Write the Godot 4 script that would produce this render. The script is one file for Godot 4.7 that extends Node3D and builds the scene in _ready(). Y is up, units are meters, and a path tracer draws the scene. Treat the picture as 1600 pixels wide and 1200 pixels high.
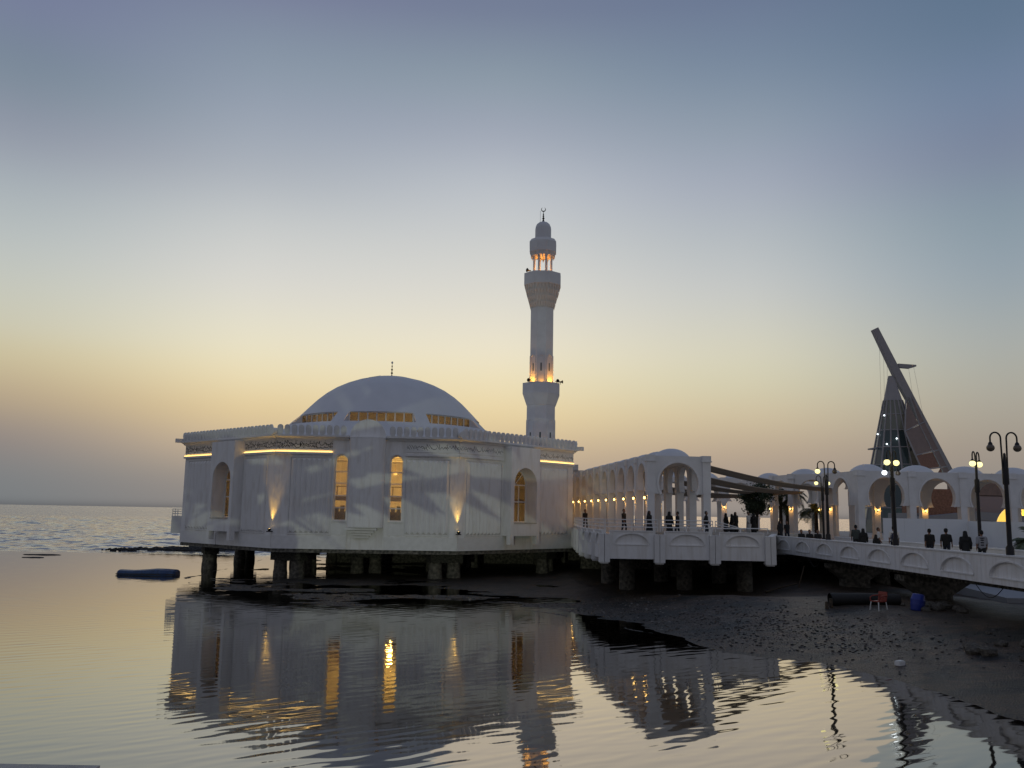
extends Node3D
# A white octagonal seaside mosque on piles at dusk, its minaret, arcades, footbridge and tidal flat.

# ---------------------------------------------------------------- mesh collector
class MB:
	var v := PackedVector3Array()
	var n := PackedVector3Array()
	var c := PackedColorArray()
	var t := PackedVector2Array()
	var use_c := false
	var use_t := false
	var col := Color(1, 1, 1)
	func p(a: Vector3, b: Vector3, d: Vector3, na: Vector3, nb: Vector3, nd: Vector3) -> void:
		# counter-clockwise as seen from outside; stored clockwise
		v.append(a); v.append(d); v.append(b)
		n.append(na); n.append(nd); n.append(nb)
		if use_c:
			c.append(col); c.append(col); c.append(col)
	func tri(a: Vector3, b: Vector3, d: Vector3) -> void:
		var m := (b - a).cross(d - a).normalized()
		p(a, b, d, m, m, m)
	func quad(a: Vector3, b: Vector3, d: Vector3, e: Vector3) -> void:
		var m := (d - a).cross(e - b).normalized()
		p(a, b, d, m, m, m)
		p(a, d, e, m, m, m)
	func quad_t(a: Vector3, b: Vector3, d: Vector3, e: Vector3, ta: Vector2, tc: Vector2) -> void:
		use_t = true
		quad(a, b, d, e)
		var tb := Vector2(tc.x, ta.y)
		var te := Vector2(ta.x, tc.y)
		for q in [ta, tc, tb, ta, te, tc]:
			t.append(q)
	func box(lo: Vector3, hi: Vector3, x := Transform3D.IDENTITY) -> void:
		var a := x * lo
		var b := x * Vector3(hi.x, lo.y, lo.z)
		var d := x * Vector3(hi.x, lo.y, hi.z)
		var e := x * Vector3(lo.x, lo.y, hi.z)
		var f := x * Vector3(lo.x, hi.y, lo.z)
		var g := x * Vector3(hi.x, hi.y, lo.z)
		var h := x * hi
		var i := x * Vector3(lo.x, hi.y, hi.z)
		quad(e, d, h, i); quad(b, a, f, g); quad(a, e, i, f); quad(d, b, g, h); quad(i, h, g, f); quad(a, b, d, e)
	func prism(poly: PackedVector2Array, z0: float, z1: float, x := Transform3D.IDENTITY) -> void:
		var q := poly
		if Geometry2D.is_polygon_clockwise(q):
			q = q.duplicate()
			q.reverse()
		var idx := Geometry2D.triangulate_polygon(q)
		for k in range(0, idx.size(), 3):
			var a := q[idx[k]]
			var b := q[idx[k + 1]]
			var d := q[idx[k + 2]]
			if (b - a).cross(d - a) < 0:
				var w := b
				b = d
				d = w
			tri(x * Vector3(a.x, a.y, z1), x * Vector3(b.x, b.y, z1), x * Vector3(d.x, d.y, z1))
			tri(x * Vector3(b.x, b.y, z0), x * Vector3(a.x, a.y, z0), x * Vector3(d.x, d.y, z0))
		for k in q.size():
			var a := q[k]
			var b := q[(k + 1) % q.size()]
			if a.distance_to(b) > 1e-5:
				quad(x * Vector3(a.x, a.y, z0), x * Vector3(b.x, b.y, z0), x * Vector3(b.x, b.y, z1), x * Vector3(a.x, a.y, z1))
	func lathe(prof: Array, seg: int, x := Transform3D.IDENTITY, smooth := true, a0 := 0.0, a1 := TAU) -> void:
		# prof: Vector2(radius, height) from bottom to top
		var m := prof.size()
		var pn := []
		for i in m:
			var d: Vector2 = (prof[mini(i + 1, m - 1)] - prof[maxi(i - 1, 0)]).normalized()
			pn.append(Vector2(d.y, -d.x))
		for k in seg:
			var u := a0 + (a1 - a0) * k / seg
			var w := a0 + (a1 - a0) * (k + 1) / seg
			var du := Vector3(sin(u), 0, cos(u))
			var dw := Vector3(sin(w), 0, cos(w))
			for i in m - 1:
				var r0: Vector2 = prof[i]
				var r1: Vector2 = prof[i + 1]
				var a := x * (du * r0.x + Vector3.UP * r0.y)
				var b := x * (dw * r0.x + Vector3.UP * r0.y)
				var d := x * (dw * r1.x + Vector3.UP * r1.y)
				var e := x * (du * r1.x + Vector3.UP * r1.y)
				if smooth:
					var n0: Vector2 = pn[i]
					var n1: Vector2 = pn[i + 1]
					var bs := x.basis
					var na := (bs * (du * n0.x + Vector3.UP * n0.y)).normalized()
					var nb := (bs * (dw * n0.x + Vector3.UP * n0.y)).normalized()
					var nd := (bs * (dw * n1.x + Vector3.UP * n1.y)).normalized()
					var ne := (bs * (du * n1.x + Vector3.UP * n1.y)).normalized()
					if r0.x > 1e-4: p(a, b, d, na, nb, nd)
					if r1.x > 1e-4: p(a, d, e, na, nd, ne)
				else:
					if r0.x > 1e-4 and r1.x > 1e-4: quad(a, b, d, e)
					elif r0.x > 1e-4: tri(a, b, d)
					elif r1.x > 1e-4: tri(a, d, e)
	func tube(pts: Array, radii: Array, seg := 8, capped := true) -> void:
		var rings := []
		var norms := []
		var last_u := Vector3.ZERO
		for i in pts.size():
			var d: Vector3 = (pts[mini(i + 1, pts.size() - 1)] - pts[maxi(i - 1, 0)]).normalized()
			var u := last_u - d * last_u.dot(d)
			if u.length() < 0.1:
				u = d.cross(Vector3(0.31, 0.21, 0.92) if absf(d.z) < 0.8 else Vector3.RIGHT)
			u = u.normalized()
			last_u = u
			var w := d.cross(u)
			var ring := []
			var nr := []
			for k in seg:
				var a := TAU * k / seg
				var o := u * cos(a) + w * sin(a)
				nr.append(o)
				ring.append(pts[i] + o * radii[mini(i, radii.size() - 1)])
			rings.append(ring)
			norms.append(nr)
		for i in pts.size() - 1:
			for k in seg:
				var j := (k + 1) % seg
				p(rings[i][k], rings[i][j], rings[i + 1][j], norms[i][k], norms[i][j], norms[i + 1][j])
				p(rings[i][k], rings[i + 1][j], rings[i + 1][k], norms[i][k], norms[i + 1][j], norms[i + 1][k])
		if capped:
			for k in range(1, seg - 1):
				tri(rings[0][0], rings[0][k + 1], rings[0][k])
				var e: Array = rings[-1]
				tri(e[0], e[k], e[k + 1])
	func ball(at: Vector3, r: Vector3, seg := 12, rows := 8) -> void:
		var prof := []
		for i in rows + 1:
			var a := -PI / 2 + PI * i / rows
			prof.append(Vector2(cos(a), sin(a)))
		lathe(prof, seg, Transform3D(Basis.from_scale(r), at))
	func mesh() -> ArrayMesh:
		var arr := []
		arr.resize(Mesh.ARRAY_MAX)
		arr[Mesh.ARRAY_VERTEX] = v
		arr[Mesh.ARRAY_NORMAL] = n
		if use_c: arr[Mesh.ARRAY_COLOR] = c
		if use_t and t.size() == v.size(): arr[Mesh.ARRAY_TEX_UV] = t
		var m := ArrayMesh.new()
		m.add_surface_from_arrays(Mesh.PRIMITIVE_TRIANGLES, arr)
		return m

# ---------------------------------------------------------------- scene helpers
var M := {}
var counts := {}
var no_color: Callable
var rng := RandomNumberGenerator.new()

func numbered(called: String) -> String:
	var k: int = counts.get(called, 0)
	counts[called] = k + 1
	return called if k == 0 else "%s_%03d" % [called, k]

func tag(o: Node, label: String, category: String, group := "", kind := "") -> void:
	if label: o.set_meta("label", label)
	if category: o.set_meta("category", category)
	if group: o.set_meta("group", group)
	if kind: o.set_meta("kind", kind)

func thing(called: String, label: String, category: String, at := Vector3.ZERO, turn := 0.0, group := "") -> Node3D:
	var o := Node3D.new()
	o.name = numbered(called)
	add_child(o)
	o.position = at
	o.rotation.y = turn
	tag(o, label, category, group)
	return o

func part(parent: Node, called: String, mb, mat: Material) -> MeshInstance3D:
	var o := MeshInstance3D.new()
	o.name = called
	o.mesh = mb.mesh() if mb is MB else mb
	o.material_override = mat
	parent.add_child(o, true)
	return o

func top(called: String, mb, mat: Material, label: String, category: String, group := "", kind := "") -> MeshInstance3D:
	var o := part(self, numbered(called), mb, mat)
	tag(o, label, category, group, kind)
	return o

func omni(parent: Node, at: Vector3, color: Color, energy: float, size := 0.08) -> void:
	var l := OmniLight3D.new()
	l.name = "lamp_light"
	l.light_color = color
	l.light_energy = energy
	l.light_size = size
	l.omni_range = 60.0
	l.omni_attenuation = 2.0
	l.shadow_enabled = true
	l.position = at
	parent.add_child(l, true)

func spot(parent: Node, at: Vector3, towards: Vector3, color: Color, energy: float, angle: float, size := 0.06, soft := 1.0) -> void:
	var l := SpotLight3D.new()
	l.name = "spot_light"
	l.light_color = color
	l.light_energy = energy
	l.light_size = size
	l.spot_angle = angle
	l.spot_angle_attenuation = soft
	l.spot_range = 150.0
	l.shadow_enabled = true
	parent.add_child(l, true)
	var up := Vector3.FORWARD if absf(towards.normalized().y) > 0.95 else Vector3.UP
	l.transform = Transform3D(Basis.looking_at(towards, up), at)

func noise_tex(seed_: int, freq: float, lo: Color, hi: Color, size := 256, normal := false, bump := 2.0, octaves := 4) -> NoiseTexture2D:
	var f := FastNoiseLite.new()
	f.seed = seed_
	f.frequency = freq
	f.fractal_octaves = octaves
	var t := NoiseTexture2D.new()
	t.width = size
	t.height = size
	t.seamless = true
	t.noise = f
	if normal:
		t.as_normal_map = true
		t.bump_strength = bump
	else:
		var g := Gradient.new()
		g.set_color(0, lo)
		g.set_color(1, hi)
		t.color_ramp = g
	return t

func mat(albedo: Color, rough := 0.8, metal := 0.0) -> StandardMaterial3D:
	var m := StandardMaterial3D.new()
	m.albedo_color = albedo.linear_to_srgb()
	m.roughness = rough
	m.metallic = metal
	return m

func tri_mat(albedo: Color, rough: float, tex: Texture2D, scale: float, nrm: Texture2D = null, nscale := 1.0) -> StandardMaterial3D:
	var m := mat(albedo, rough)
	m.albedo_texture = tex
	m.uv1_triplanar = true
	m.uv1_world_triplanar = true
	m.uv1_scale = Vector3.ONE * scale
	if nrm:
		m.normal_enabled = true
		m.normal_texture = nrm
		m.normal_scale = nscale
	return m

func glow(c: Color, energy: float) -> StandardMaterial3D:
	var m := mat(Color(0.8, 0.8, 0.8), 0.4)
	m.emission_enabled = true
	m.emission = c
	m.emission_energy_multiplier = energy
	return m

func arc(cx: float, cy: float, r: float, a0: float, a1: float, seg: int) -> PackedVector2Array:
	var out := PackedVector2Array()
	for i in seg + 1:
		var a := a0 + (a1 - a0) * i / seg
		out.append(Vector2(cx + r * cos(a), cy + r * sin(a)))
	return out

# a wall u0..u1, y0..y1 with arched openings [centre, half width, sill, spring] ordered along u
func arch_wall(mb: MB, x: Transform3D, u0: float, u1: float, y0: float, y1: float, holes: Array, n0: float, n1: float) -> void:
	var u := u0
	for h in holes:
		var a: float = h[0] - h[1]
		var b: float = h[0] + h[1]
		if a > u + 1e-3:
			mb.box(Vector3(u, y0, n0), Vector3(a, y1, n1), x)
		if h[2] > y0 + 1e-3:
			mb.box(Vector3(a, y0, n0), Vector3(b, h[2], n1), x)
		var poly := PackedVector2Array([Vector2(b, y1), Vector2(a, y1)])
		var rise: float = h[4] / h[1] if h.size() > 4 else 1.0
		for q in arc(h[0], 0.0, h[1], PI, 0, 16): poly.append(Vector2(q.x, h[3] + q.y * rise))
		mb.prism(poly, n0, n1, x)
		u = b
	if u1 > u + 1e-3:
		mb.box(Vector3(u, y0, n0), Vector3(u1, y1, n1), x)

# ---------------------------------------------------------------- sky
const SKY_AZ := [-30.0, -16.5, -1.0, 14.7, 29.3]
const SKY_EL := [0.0, 1.7, 3.8, 6.0, 8.2, 10.3, 13.8, 17.3, 20.7, 24.0, 27.5, 31.0]
const SKY := [
	[[120, 124, 127], [128, 129, 130], [150, 139, 131], [184, 165, 136], [203, 190, 154], [203, 200, 178], [190, 195, 190], [170, 178, 184], [145, 152, 168], [124, 137, 156], [119, 126, 157], [112, 119, 152]],
	[[140, 134, 130], [158, 146, 135], [200, 177, 146], [226, 201, 152], [235, 219, 177], [232, 224, 196], [217, 215, 206], [198, 201, 201], [172, 178, 188], [152, 161, 178], [134, 146, 166], [120, 125, 156]],
	[[155, 145, 136], [175, 157, 139], [206, 181, 145], [232, 208, 158], [238, 222, 180], [236, 226, 198], [220, 217, 206], [203, 205, 204], [185, 190, 198], [160, 167, 183], [137, 150, 167], [116, 125, 153]],
	[[148, 139, 133], [160, 147, 136], [184, 164, 141], [205, 188, 155], [212, 204, 173], [212, 208, 186], [198, 200, 196], [180, 186, 192], [162, 169, 185], [142, 154, 172], [121, 136, 160], [108, 120, 150]],
	[[138, 133, 130], [145, 138, 131], [158, 147, 135], [168, 161, 147], [171, 170, 159], [166, 171, 168], [150, 162, 172], [136, 151, 166], [124, 135, 160], [113, 129, 158], [100, 119, 147], [93, 112, 142]],
]

func sky_rgb(az: float, el: float) -> Vector3:
	el = clampf(el, 0.0, 90.0)
	var ei := 0
	var e := minf(el, 31.0)
	while ei < SKY_EL.size() - 2 and e > SKY_EL[ei + 1]: ei += 1
	var et: float = (e - SKY_EL[ei]) / (SKY_EL[ei + 1] - SKY_EL[ei])
	var h1: float = SKY_EL[ei + 1] - SKY_EL[ei]
	var e0 := maxi(ei - 1, 0)
	var e3 := mini(ei + 2, SKY_EL.size() - 1)
	var a := clampf(az, -30.0, 29.3)
	var ai := 0
	while ai < 3 and a > SKY_AZ[ai + 1]: ai += 1
	var at: float = (a - SKY_AZ[ai]) / (SKY_AZ[ai + 1] - SKY_AZ[ai])
	at = at * at * (3.0 - 2.0 * at) * 0.5 + at * 0.5
	var cc := []
	for k in 2:
		var r0: Array = SKY[ai + k][ei]
		var r1: Array = SKY[ai + k][ei + 1]
		var rm: Array = SKY[ai + k][e0]
		var rp: Array = SKY[ai + k][e3]
		var p0 := Vector3(r0[0], r0[1], r0[2])
		var p1 := Vector3(r1[0], r1[1], r1[2])
		# cubic through the samples so that no bands show
		var t0: Vector3 = (p1 - Vector3(rm[0], rm[1], rm[2])) * (h1 / (SKY_EL[ei + 1] - SKY_EL[e0]))
		var t1: Vector3 = (Vector3(rp[0], rp[1], rp[2]) - p0) * (h1 / (SKY_EL[e3] - SKY_EL[ei]))
		var u := et
		cc.append(p0 * (2 * u * u * u - 3 * u * u + 1) + t0 * (u * u * u - 2 * u * u + u) + p1 * (3 * u * u - 2 * u * u * u) + t1 * (u * u * u - u * u))
	var s: Vector3 = cc[0].lerp(cc[1], at)
	s = s.lerp(Vector3.ONE * (0.3 * s.x + 0.59 * s.y + 0.11 * s.z), 0.1)
	if s.z > s.x: s += Vector3(-0.04, 0.03, 0.0) * (s.z - s.x)
	var lin := Color(s.x / 255, s.y / 255, s.z / 255).srgb_to_linear()
	var west := Vector3(lin.r, lin.g, lin.b)
	# the rest of the dome: the western glow dies away to the even blue-grey of the eastern dusk
	var zen := Vector3(0.125, 0.165, 0.275)
	if el > 31.0:
		west = west.lerp(zen, smoothstep(31.0, 75.0, el))
	var east := Vector3(0.25, 0.24, 0.255).lerp(Vector3(0.205, 0.218, 0.265), smoothstep(0.0, 25.0, el)).lerp(zen, smoothstep(20.0, 75.0, el))
	var off := absf(az)
	return west.lerp(east, smoothstep(28.0, 110.0, off))

func make_sky() -> ImageTexture:
	var w := 720
	var h := 360
	var im := Image.create(w, h, false, Image.FORMAT_RGBF)
	for j in h:
		var el := 90.0 - (j + 0.5) / h * 180.0
		for i in w:
			var az := wrapf((i + 0.5) / w * 360.0, -180.0, 180.0)
			var c := sky_rgb(az, el) if el > 0.0 else Vector3(0.08, 0.08, 0.09)
			im.set_pixel(i, j, Color(c.x, c.y, c.z))
	return ImageTexture.create_from_image(im)

# ---------------------------------------------------------------- materials
func make_materials() -> void:
	var grime := noise_tex(3, 0.01, Color(0.93, 0.93, 0.925), Color(1, 1, 1), 512)
	var plaster_n := noise_tex(5, 0.05, Color.BLACK, Color.WHITE, 256, true, 2.0)
	M.white = tri_mat(Color(0.76, 0.755, 0.745), 0.75, grime, 0.11, plaster_n, 0.25)
	var streak := noise_tex(6, 0.02, Color(0.955, 0.948, 0.937), Color(1, 1, 1), 512, false, 2.0, 5)
	streak.color_ramp.set_offset(0, 0.22)
	streak.color_ramp.set_offset(1, 0.5)
	M.wall = tri_mat(Color(0.78, 0.775, 0.765), 0.75, streak, 0.2, plaster_n, 0.25)
	M.wall.uv1_scale = Vector3(0.22, 0.035, 0.22)
	M.cream = tri_mat(Color(0.72, 0.69, 0.64), 0.8, grime, 0.13, plaster_n, 0.25)
	M.trim = tri_mat(Color(0.78, 0.775, 0.765), 0.65, grime, 0.3, plaster_n, 0.15)
	M.dome = tri_mat(Color(0.7, 0.7, 0.705), 0.6, grime, 0.07, plaster_n, 0.2)
	M.metal_white = mat(Color(0.75, 0.75, 0.74), 0.45)
	M.pale_stone = tri_mat(Color(0.6, 0.57, 0.52), 0.8, noise_tex(8, 0.03, Color(0.75, 0.74, 0.72), Color(1, 1, 1), 256), 0.4)
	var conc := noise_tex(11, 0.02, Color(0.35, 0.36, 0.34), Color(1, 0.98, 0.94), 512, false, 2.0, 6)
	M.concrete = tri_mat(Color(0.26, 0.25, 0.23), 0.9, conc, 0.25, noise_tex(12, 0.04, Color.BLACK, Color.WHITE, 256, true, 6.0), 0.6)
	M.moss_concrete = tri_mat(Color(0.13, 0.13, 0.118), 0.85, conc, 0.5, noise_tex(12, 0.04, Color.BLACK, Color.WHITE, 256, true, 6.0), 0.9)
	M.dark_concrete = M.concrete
	M.black_metal = mat(Color(0.012, 0.012, 0.014), 0.45, 0.3)
	M.bronze = mat(Color(0.03, 0.025, 0.02), 0.4, 0.8)
	M.pane = mat(Color(0.55, 0.5, 0.4), 0.03)
	M.pane.transparency = BaseMaterial3D.TRANSPARENCY_ALPHA
	M.pane.albedo_color.a = 0.12
	M.amber_pane = mat(Color(0.2, 0.12, 0.05), 0.05)
	M.amber_pane.transparency = BaseMaterial3D.TRANSPARENCY_ALPHA
	M.amber_pane.albedo_color.a = 0.62
	M.dark_glass = mat(Color(0.05, 0.075, 0.075), 0.06)
	M.dark_glass.transparency = BaseMaterial3D.TRANSPARENCY_ALPHA
	M.dark_glass.albedo_color.a = 0.96
	M.led = glow(Color(1.0, 0.8, 0.42), 2.0)
	M.warm_bulb = glow(Color(1.0, 0.8, 0.45), 5.0)
	M.up_bulb = glow(Color(1.0, 0.82, 0.45), 6.0)
	M.globe = glow(Color(1.0, 0.95, 0.62), 1.5)
	M.globe_white = glow(Color(0.95, 0.98, 1.0), 3.0)
	M.star_bulb = glow(Color(0.92, 0.97, 1.0), 3.0)
	M.globe_off = mat(Color(0.13, 0.1, 0.07), 0.25)
	M.crystal = glow(Color(1.0, 0.74, 0.34), 1.7)
	M.gold = mat(Color(0.55, 0.36, 0.1), 0.35, 0.9)
	M.canvas = tri_mat(Color(0.3, 0.245, 0.19), 0.95, noise_tex(21, 0.2, Color(0.8, 0.8, 0.8), Color(1, 1, 1), 128), 1.5)
	M.canvas.backlight_enabled = true
	M.canvas.backlight = Color(0.12, 0.1, 0.08)
	M.leaf = mat(Color(0.035, 0.055, 0.025), 0.6)
	M.leaf.backlight_enabled = true
	M.leaf.backlight = Color(0.06, 0.08, 0.03)
	M.palm_leaf = mat(Color(0.075, 0.1, 0.05), 0.5)
	M.bark = tri_mat(Color(0.09, 0.07, 0.05), 0.95, noise_tex(31, 0.06, Color(0.5, 0.5, 0.5), Color(1, 1, 1), 128), 1.2)
	M.brown_panel = tri_mat(Color(0.27, 0.19, 0.155), 0.6, noise_tex(33, 0.03, Color(0.85, 0.85, 0.85), Color(1, 1, 1), 128), 0.3)
	M.terracotta = tri_mat(Color(0.33, 0.17, 0.11), 0.85, noise_tex(34, 0.04, Color(0.75, 0.75, 0.75), Color(1, 1, 1), 128), 0.5)
	M.grey_beam = tri_mat(Color(0.36, 0.34, 0.34), 0.6, grime, 0.3)
	M.grey_roof = mat(Color(0.25, 0.26, 0.28), 0.7)
	M.hoarding = tri_mat(Color(0.74, 0.76, 0.78), 0.5, grime, 0.02)
	M.blue_tarp = tri_mat(Color(0.03, 0.08, 0.22), 0.45, noise_tex(41, 0.05, Color(0.5, 0.5, 0.5), Color(1, 1, 1), 128), 0.8)
	M.blue_plastic = mat(Color(0.012, 0.03, 0.23), 0.4)
	M.red_plastic = tri_mat(Color(0.55, 0.06, 0.03), 0.5, conc, 3.0)
	M.pipe = tri_mat(Color(0.025, 0.025, 0.026), 0.7, conc, 0.8)
	M.rock = tri_mat(Color(0.2, 0.18, 0.155), 0.9, conc, 0.9, noise_tex(43, 0.05, Color.BLACK, Color.WHITE, 128, true, 6.0), 0.8)
	M.reef_rock = tri_mat(Color(0.03, 0.028, 0.026), 0.8, conc, 0.9)
	M.wood = tri_mat(Color(0.16, 0.12, 0.085), 0.9, conc, 0.8)
	M.yellow_sign = glow(Color(1.0, 0.78, 0.12), 1.05)
	M.white_plastic = mat(Color(0.72, 0.72, 0.7), 0.5)
	M.person = mat(Color(1, 1, 1), 0.85)
	M.person.vertex_color_use_as_albedo = true
	# wet tidal flat: sand grain, weed and shell bits in the colour, relief in the normals
	M.ground = StandardMaterial3D.new()
	M.ground.vertex_color_use_as_albedo = true
	M.ground.albedo_texture = noise_tex(51, 0.04, Color(0.1, 0.1, 0.1), Color(1.25, 1.22, 1.2), 512, false, 2.0, 6)
	M.ground.uv1_triplanar = true
	M.ground.uv1_world_triplanar = true
	M.ground.uv1_scale = Vector3.ONE * 0.45
	M.ground.roughness = 0.42
	M.ground.normal_enabled = true
	M.ground.normal_texture = noise_tex(52, 0.05, Color.BLACK, Color.WHITE, 512, true, 16.0, 6)
	M.ground.normal_scale = 1.3
	M.pebble = mat(Color(1, 1, 1), 0.8)
	M.pebble.vertex_color_use_as_albedo = true
	# water
	M.lagoon = mat(Color(0.21, 0.208, 0.19), 0.03, 1.0)
	M.lagoon.normal_enabled = true
	M.lagoon.normal_texture = wave_map(17, 46, 0.0075, 13.0, 46.0, 0.6, 0.22)
	M.sea = mat(Color(0.3, 0.31, 0.34), 0.1, 0.25)
	M.sea.normal_enabled = true
	M.sea.normal_texture = wave_map(29, 30, 0.12, 6.0, 40.0, 0.0, 0.6)

# tileable directional ripples as a normal map: slope rms, cycles per tile, direction of travel off z and its spread
func wave_map(seed_: int, count: int, rms: float, lo: float, hi: float, dir: float, spread: float) -> ImageTexture:
	var g := RandomNumberGenerator.new()
	g.seed = seed_
	var ws := []
	var total := 0.0
	for k in count:
		var f := lo * pow(hi / lo, g.randf())
		var a := dir + g.randfn(0.0, spread)
		var kx := roundf(f * sin(a))
		var ky := roundf(f * cos(a))
		var amp := pow(f, -0.45)
		ws.append([kx, ky, g.randf() * TAU, amp])
		total += amp * amp * 0.5
	var s := 256
	var scale := rms / sqrt(total)
	var im := Image.create(s, s, false, Image.FORMAT_RGBF)
	for j in s:
		for i in s:
			var sx := 0.0
			var sy := 0.0
			for w in ws:
				var c: float = cos((w[0] * i + w[1] * j) * TAU / s + w[2]) * w[3]
				var l := sqrt(w[0] * w[0] + w[1] * w[1])
				sx += c * w[0] / l
				sy += c * w[1] / l
			var nn := Vector3(-sx * scale, sy * scale, 1.0).normalized()
			im.set_pixel(i, j, Color(nn.x * 0.5 + 0.5, nn.y * 0.5 + 0.5, nn.z * 0.5 + 0.5))
	return ImageTexture.create_from_image(im)

# a band of flowing script strokes, dark on pale stone
func script_band(seed_: int, w: int, h: int, dense: bool) -> StandardMaterial3D:
	var g := RandomNumberGenerator.new()
	g.seed = seed_
	var im := Image.create(w, h, false, Image.FORMAT_RGB8)
	var base := Color(0.82, 0.81, 0.78) if dense else Color(0.86, 0.86, 0.85)
	im.fill(base)
	var ink := Color(0.05, 0.05, 0.055)
	var dab := func(x: float, y: float, r: float) -> void:
		for dy in range(-ceili(r), ceili(r) + 1):
			for dx in range(-ceili(r), ceili(r) + 1):
				if dx * dx + dy * dy <= r * r:
					var px := int(x) + dx
					var py := int(y) + dy
					if px >= 0 and px < w and py >= 2 and py < h - 2:
						im.set_pixel(px, py, ink)
	var pen := 2.6 if dense else 2.0
	var lines := [0.32, 0.66] if dense else [0.55]
	for base_line in lines:
		var x := 8.0
		while x < w - 10:
			var y: float = h * (base_line + g.randf_range(-0.05, 0.05))
			var kind := g.randi() % 5
			var size := h * (0.21 if dense else 0.27) * g.randf_range(0.8, 1.25)
			var step := 5.0
			if kind == 0:
				for k in 24:
					dab.call(x + k * 0.05, y - size * 1.2 + k * size * 1.5 / 24, pen)
				step = 5.0
			elif kind == 1:
				for k in 30:
					var a := PI * k / 29.0
					dab.call(x + size - size * cos(a), y + size * 0.75 * sin(a), pen * (0.7 + 0.5 * sin(a)))
				step = size * 1.9
			elif kind == 2:
				for k in 30:
					var a := TAU * k / 29.0
					dab.call(x + size * 0.4 + size * 0.4 * cos(a), y + size * 0.4 * sin(a), pen * 0.8)
				for k in 18:
					dab.call(x + size * 0.7 + k * size * 0.04, y + k * size * 0.06, pen)
				step = size * 1.1
			elif kind == 3:
				for k in 30:
					dab.call(x + k * size * 0.07, y + size * 0.35 * sin(k * 0.42), pen)
				step = size * 1.8
			else:
				for k in 20:
					dab.call(x + k * size * 0.05, y - size * 0.9 + k * size * 0.08, pen)
				step = size * 0.9
			for k in g.randi() % 3:
				dab.call(x + g.randf() * size, y + (size * 1.1 if g.randf() < 0.4 else -size * 1.1), pen * 0.9)
			x += step
	var m := StandardMaterial3D.new()
	m.albedo_texture = ImageTexture.create_from_image(im)
	m.roughness = 0.8
	return m

# ---------------------------------------------------------------- setting
const SHORE := [Vector2(-27, -130), Vector2(-26, -95), Vector2(-25, -78), Vector2(-24.1, -68.3), Vector2(-18.9, -58.4), Vector2(-13.4, -51.3), Vector2(-8.2, -50.5), Vector2(-1.2, -51.6),
	Vector2(3, -50), Vector2(6.0, -42.4), Vector2(7.6, -39.0), Vector2(9.2, -36.8), Vector2(12.0, -34.2), Vector2(14.0, -30.0), Vector2(14.4, -25.1), Vector2(14.8, -18), Vector2(15.4, -8), Vector2(16, 20)]
var n1 := FastNoiseLite.new()
var n2 := FastNoiseLite.new()
var last_d := 0.0

func shore_distance(p: Vector2) -> float:
	var best := 1e9
	var sgn := 1.0
	for i in SHORE.size() - 1:
		var a: Vector2 = SHORE[i]
		var b: Vector2 = SHORE[i + 1]
		var q := Geometry2D.get_closest_point_to_segment(p, a, b)
		var d := q.distance_to(p)
		if d < best - 1e-6:
			best = d
			sgn = -signf((b - a).cross(p - a))
	return best * sgn

func ground_height(x: float, z: float) -> float:
	var d := shore_distance(Vector2(x, z))
	d += n2.get_noise_2d(x * 3.0, z * 3.0) * 1.6 + n2.get_noise_2d(x * 11.0, z * 11.0) * 0.5
	last_d = d
	var landward := smoothstep(3.0, 12.0, x)
	var h := 0.0
	if d > 0.0:
		h = lerpf(0.005, 0.11, landward) * d
		var most := lerpf(1.15, lerpf(0.35, 0.9, smoothstep(16.0, 22.0, x)), smoothstep(-47.0, -60.0, z))
		h = minf(h, lerpf(most, 0.55, smoothstep(25.0, 28.0, x)))
		h -= 0.04 * (1.0 - landward)
		h += n1.get_noise_2d(x * 4.0, z * 8.0) * lerpf(0.15, 0.1, landward) * smoothstep(0.0, 3.0, d)
		h += n2.get_noise_2d(x * 16.0, z * 30.0) * 0.045 * smoothstep(0.0, 2.0, d)
		h += n2.get_noise_2d(x * 60.0, z * 70.0) * 0.025 * smoothstep(0.0, 1.5, d)
	else:
		h = maxf(0.035 * d, -0.7) + n1.get_noise_2d(x * 4.0, z * 8.0) * 0.03
	return h

func grid(nx: int, nz: int, pos: Callable, color: Callable, uv := 0.0) -> ArrayMesh:
	var v := PackedVector3Array()
	var c := PackedColorArray()
	var t := PackedVector2Array()
	var idx := PackedInt32Array()
	for j in nz + 1:
		for i in nx + 1:
			var q: Vector3 = pos.call(float(i) / nx, float(j) / nz)
			v.append(q)
			if color.is_valid(): c.append(color.call(q))
			if uv > 0.0: t.append(Vector2(q.x, q.z) * uv)
	var w := nx + 1
	var nn := PackedVector3Array()
	for j in nz + 1:
		for i in w:
			var l := v[j * w + maxi(i - 1, 0)]
			var r := v[j * w + mini(i + 1, nx)]
			var a := v[maxi(j - 1, 0) * w + i]
			var b := v[mini(j + 1, nz) * w + i]
			var m := (b - a).cross(r - l).normalized()
			nn.append(m if m.y > 0 else -m)
	for j in nz:
		for i in nx:
			var a := j * w + i
			# columns run +x, rows run -z: clockwise seen from above
			idx.append_array(PackedInt32Array([a, a + w, a + 1, a + 1, a + w, a + w + 1]))
	var arr := []
	arr.resize(Mesh.ARRAY_MAX)
	arr[Mesh.ARRAY_VERTEX] = v
	arr[Mesh.ARRAY_NORMAL] = nn
	if color.is_valid(): arr[Mesh.ARRAY_COLOR] = c
	if uv > 0.0: arr[Mesh.ARRAY_TEX_UV] = t
	arr[Mesh.ARRAY_INDEX] = idx
	var m := ArrayMesh.new()
	m.add_surface_from_arrays(Mesh.PRIMITIVE_TRIANGLES, arr)
	return m

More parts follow.
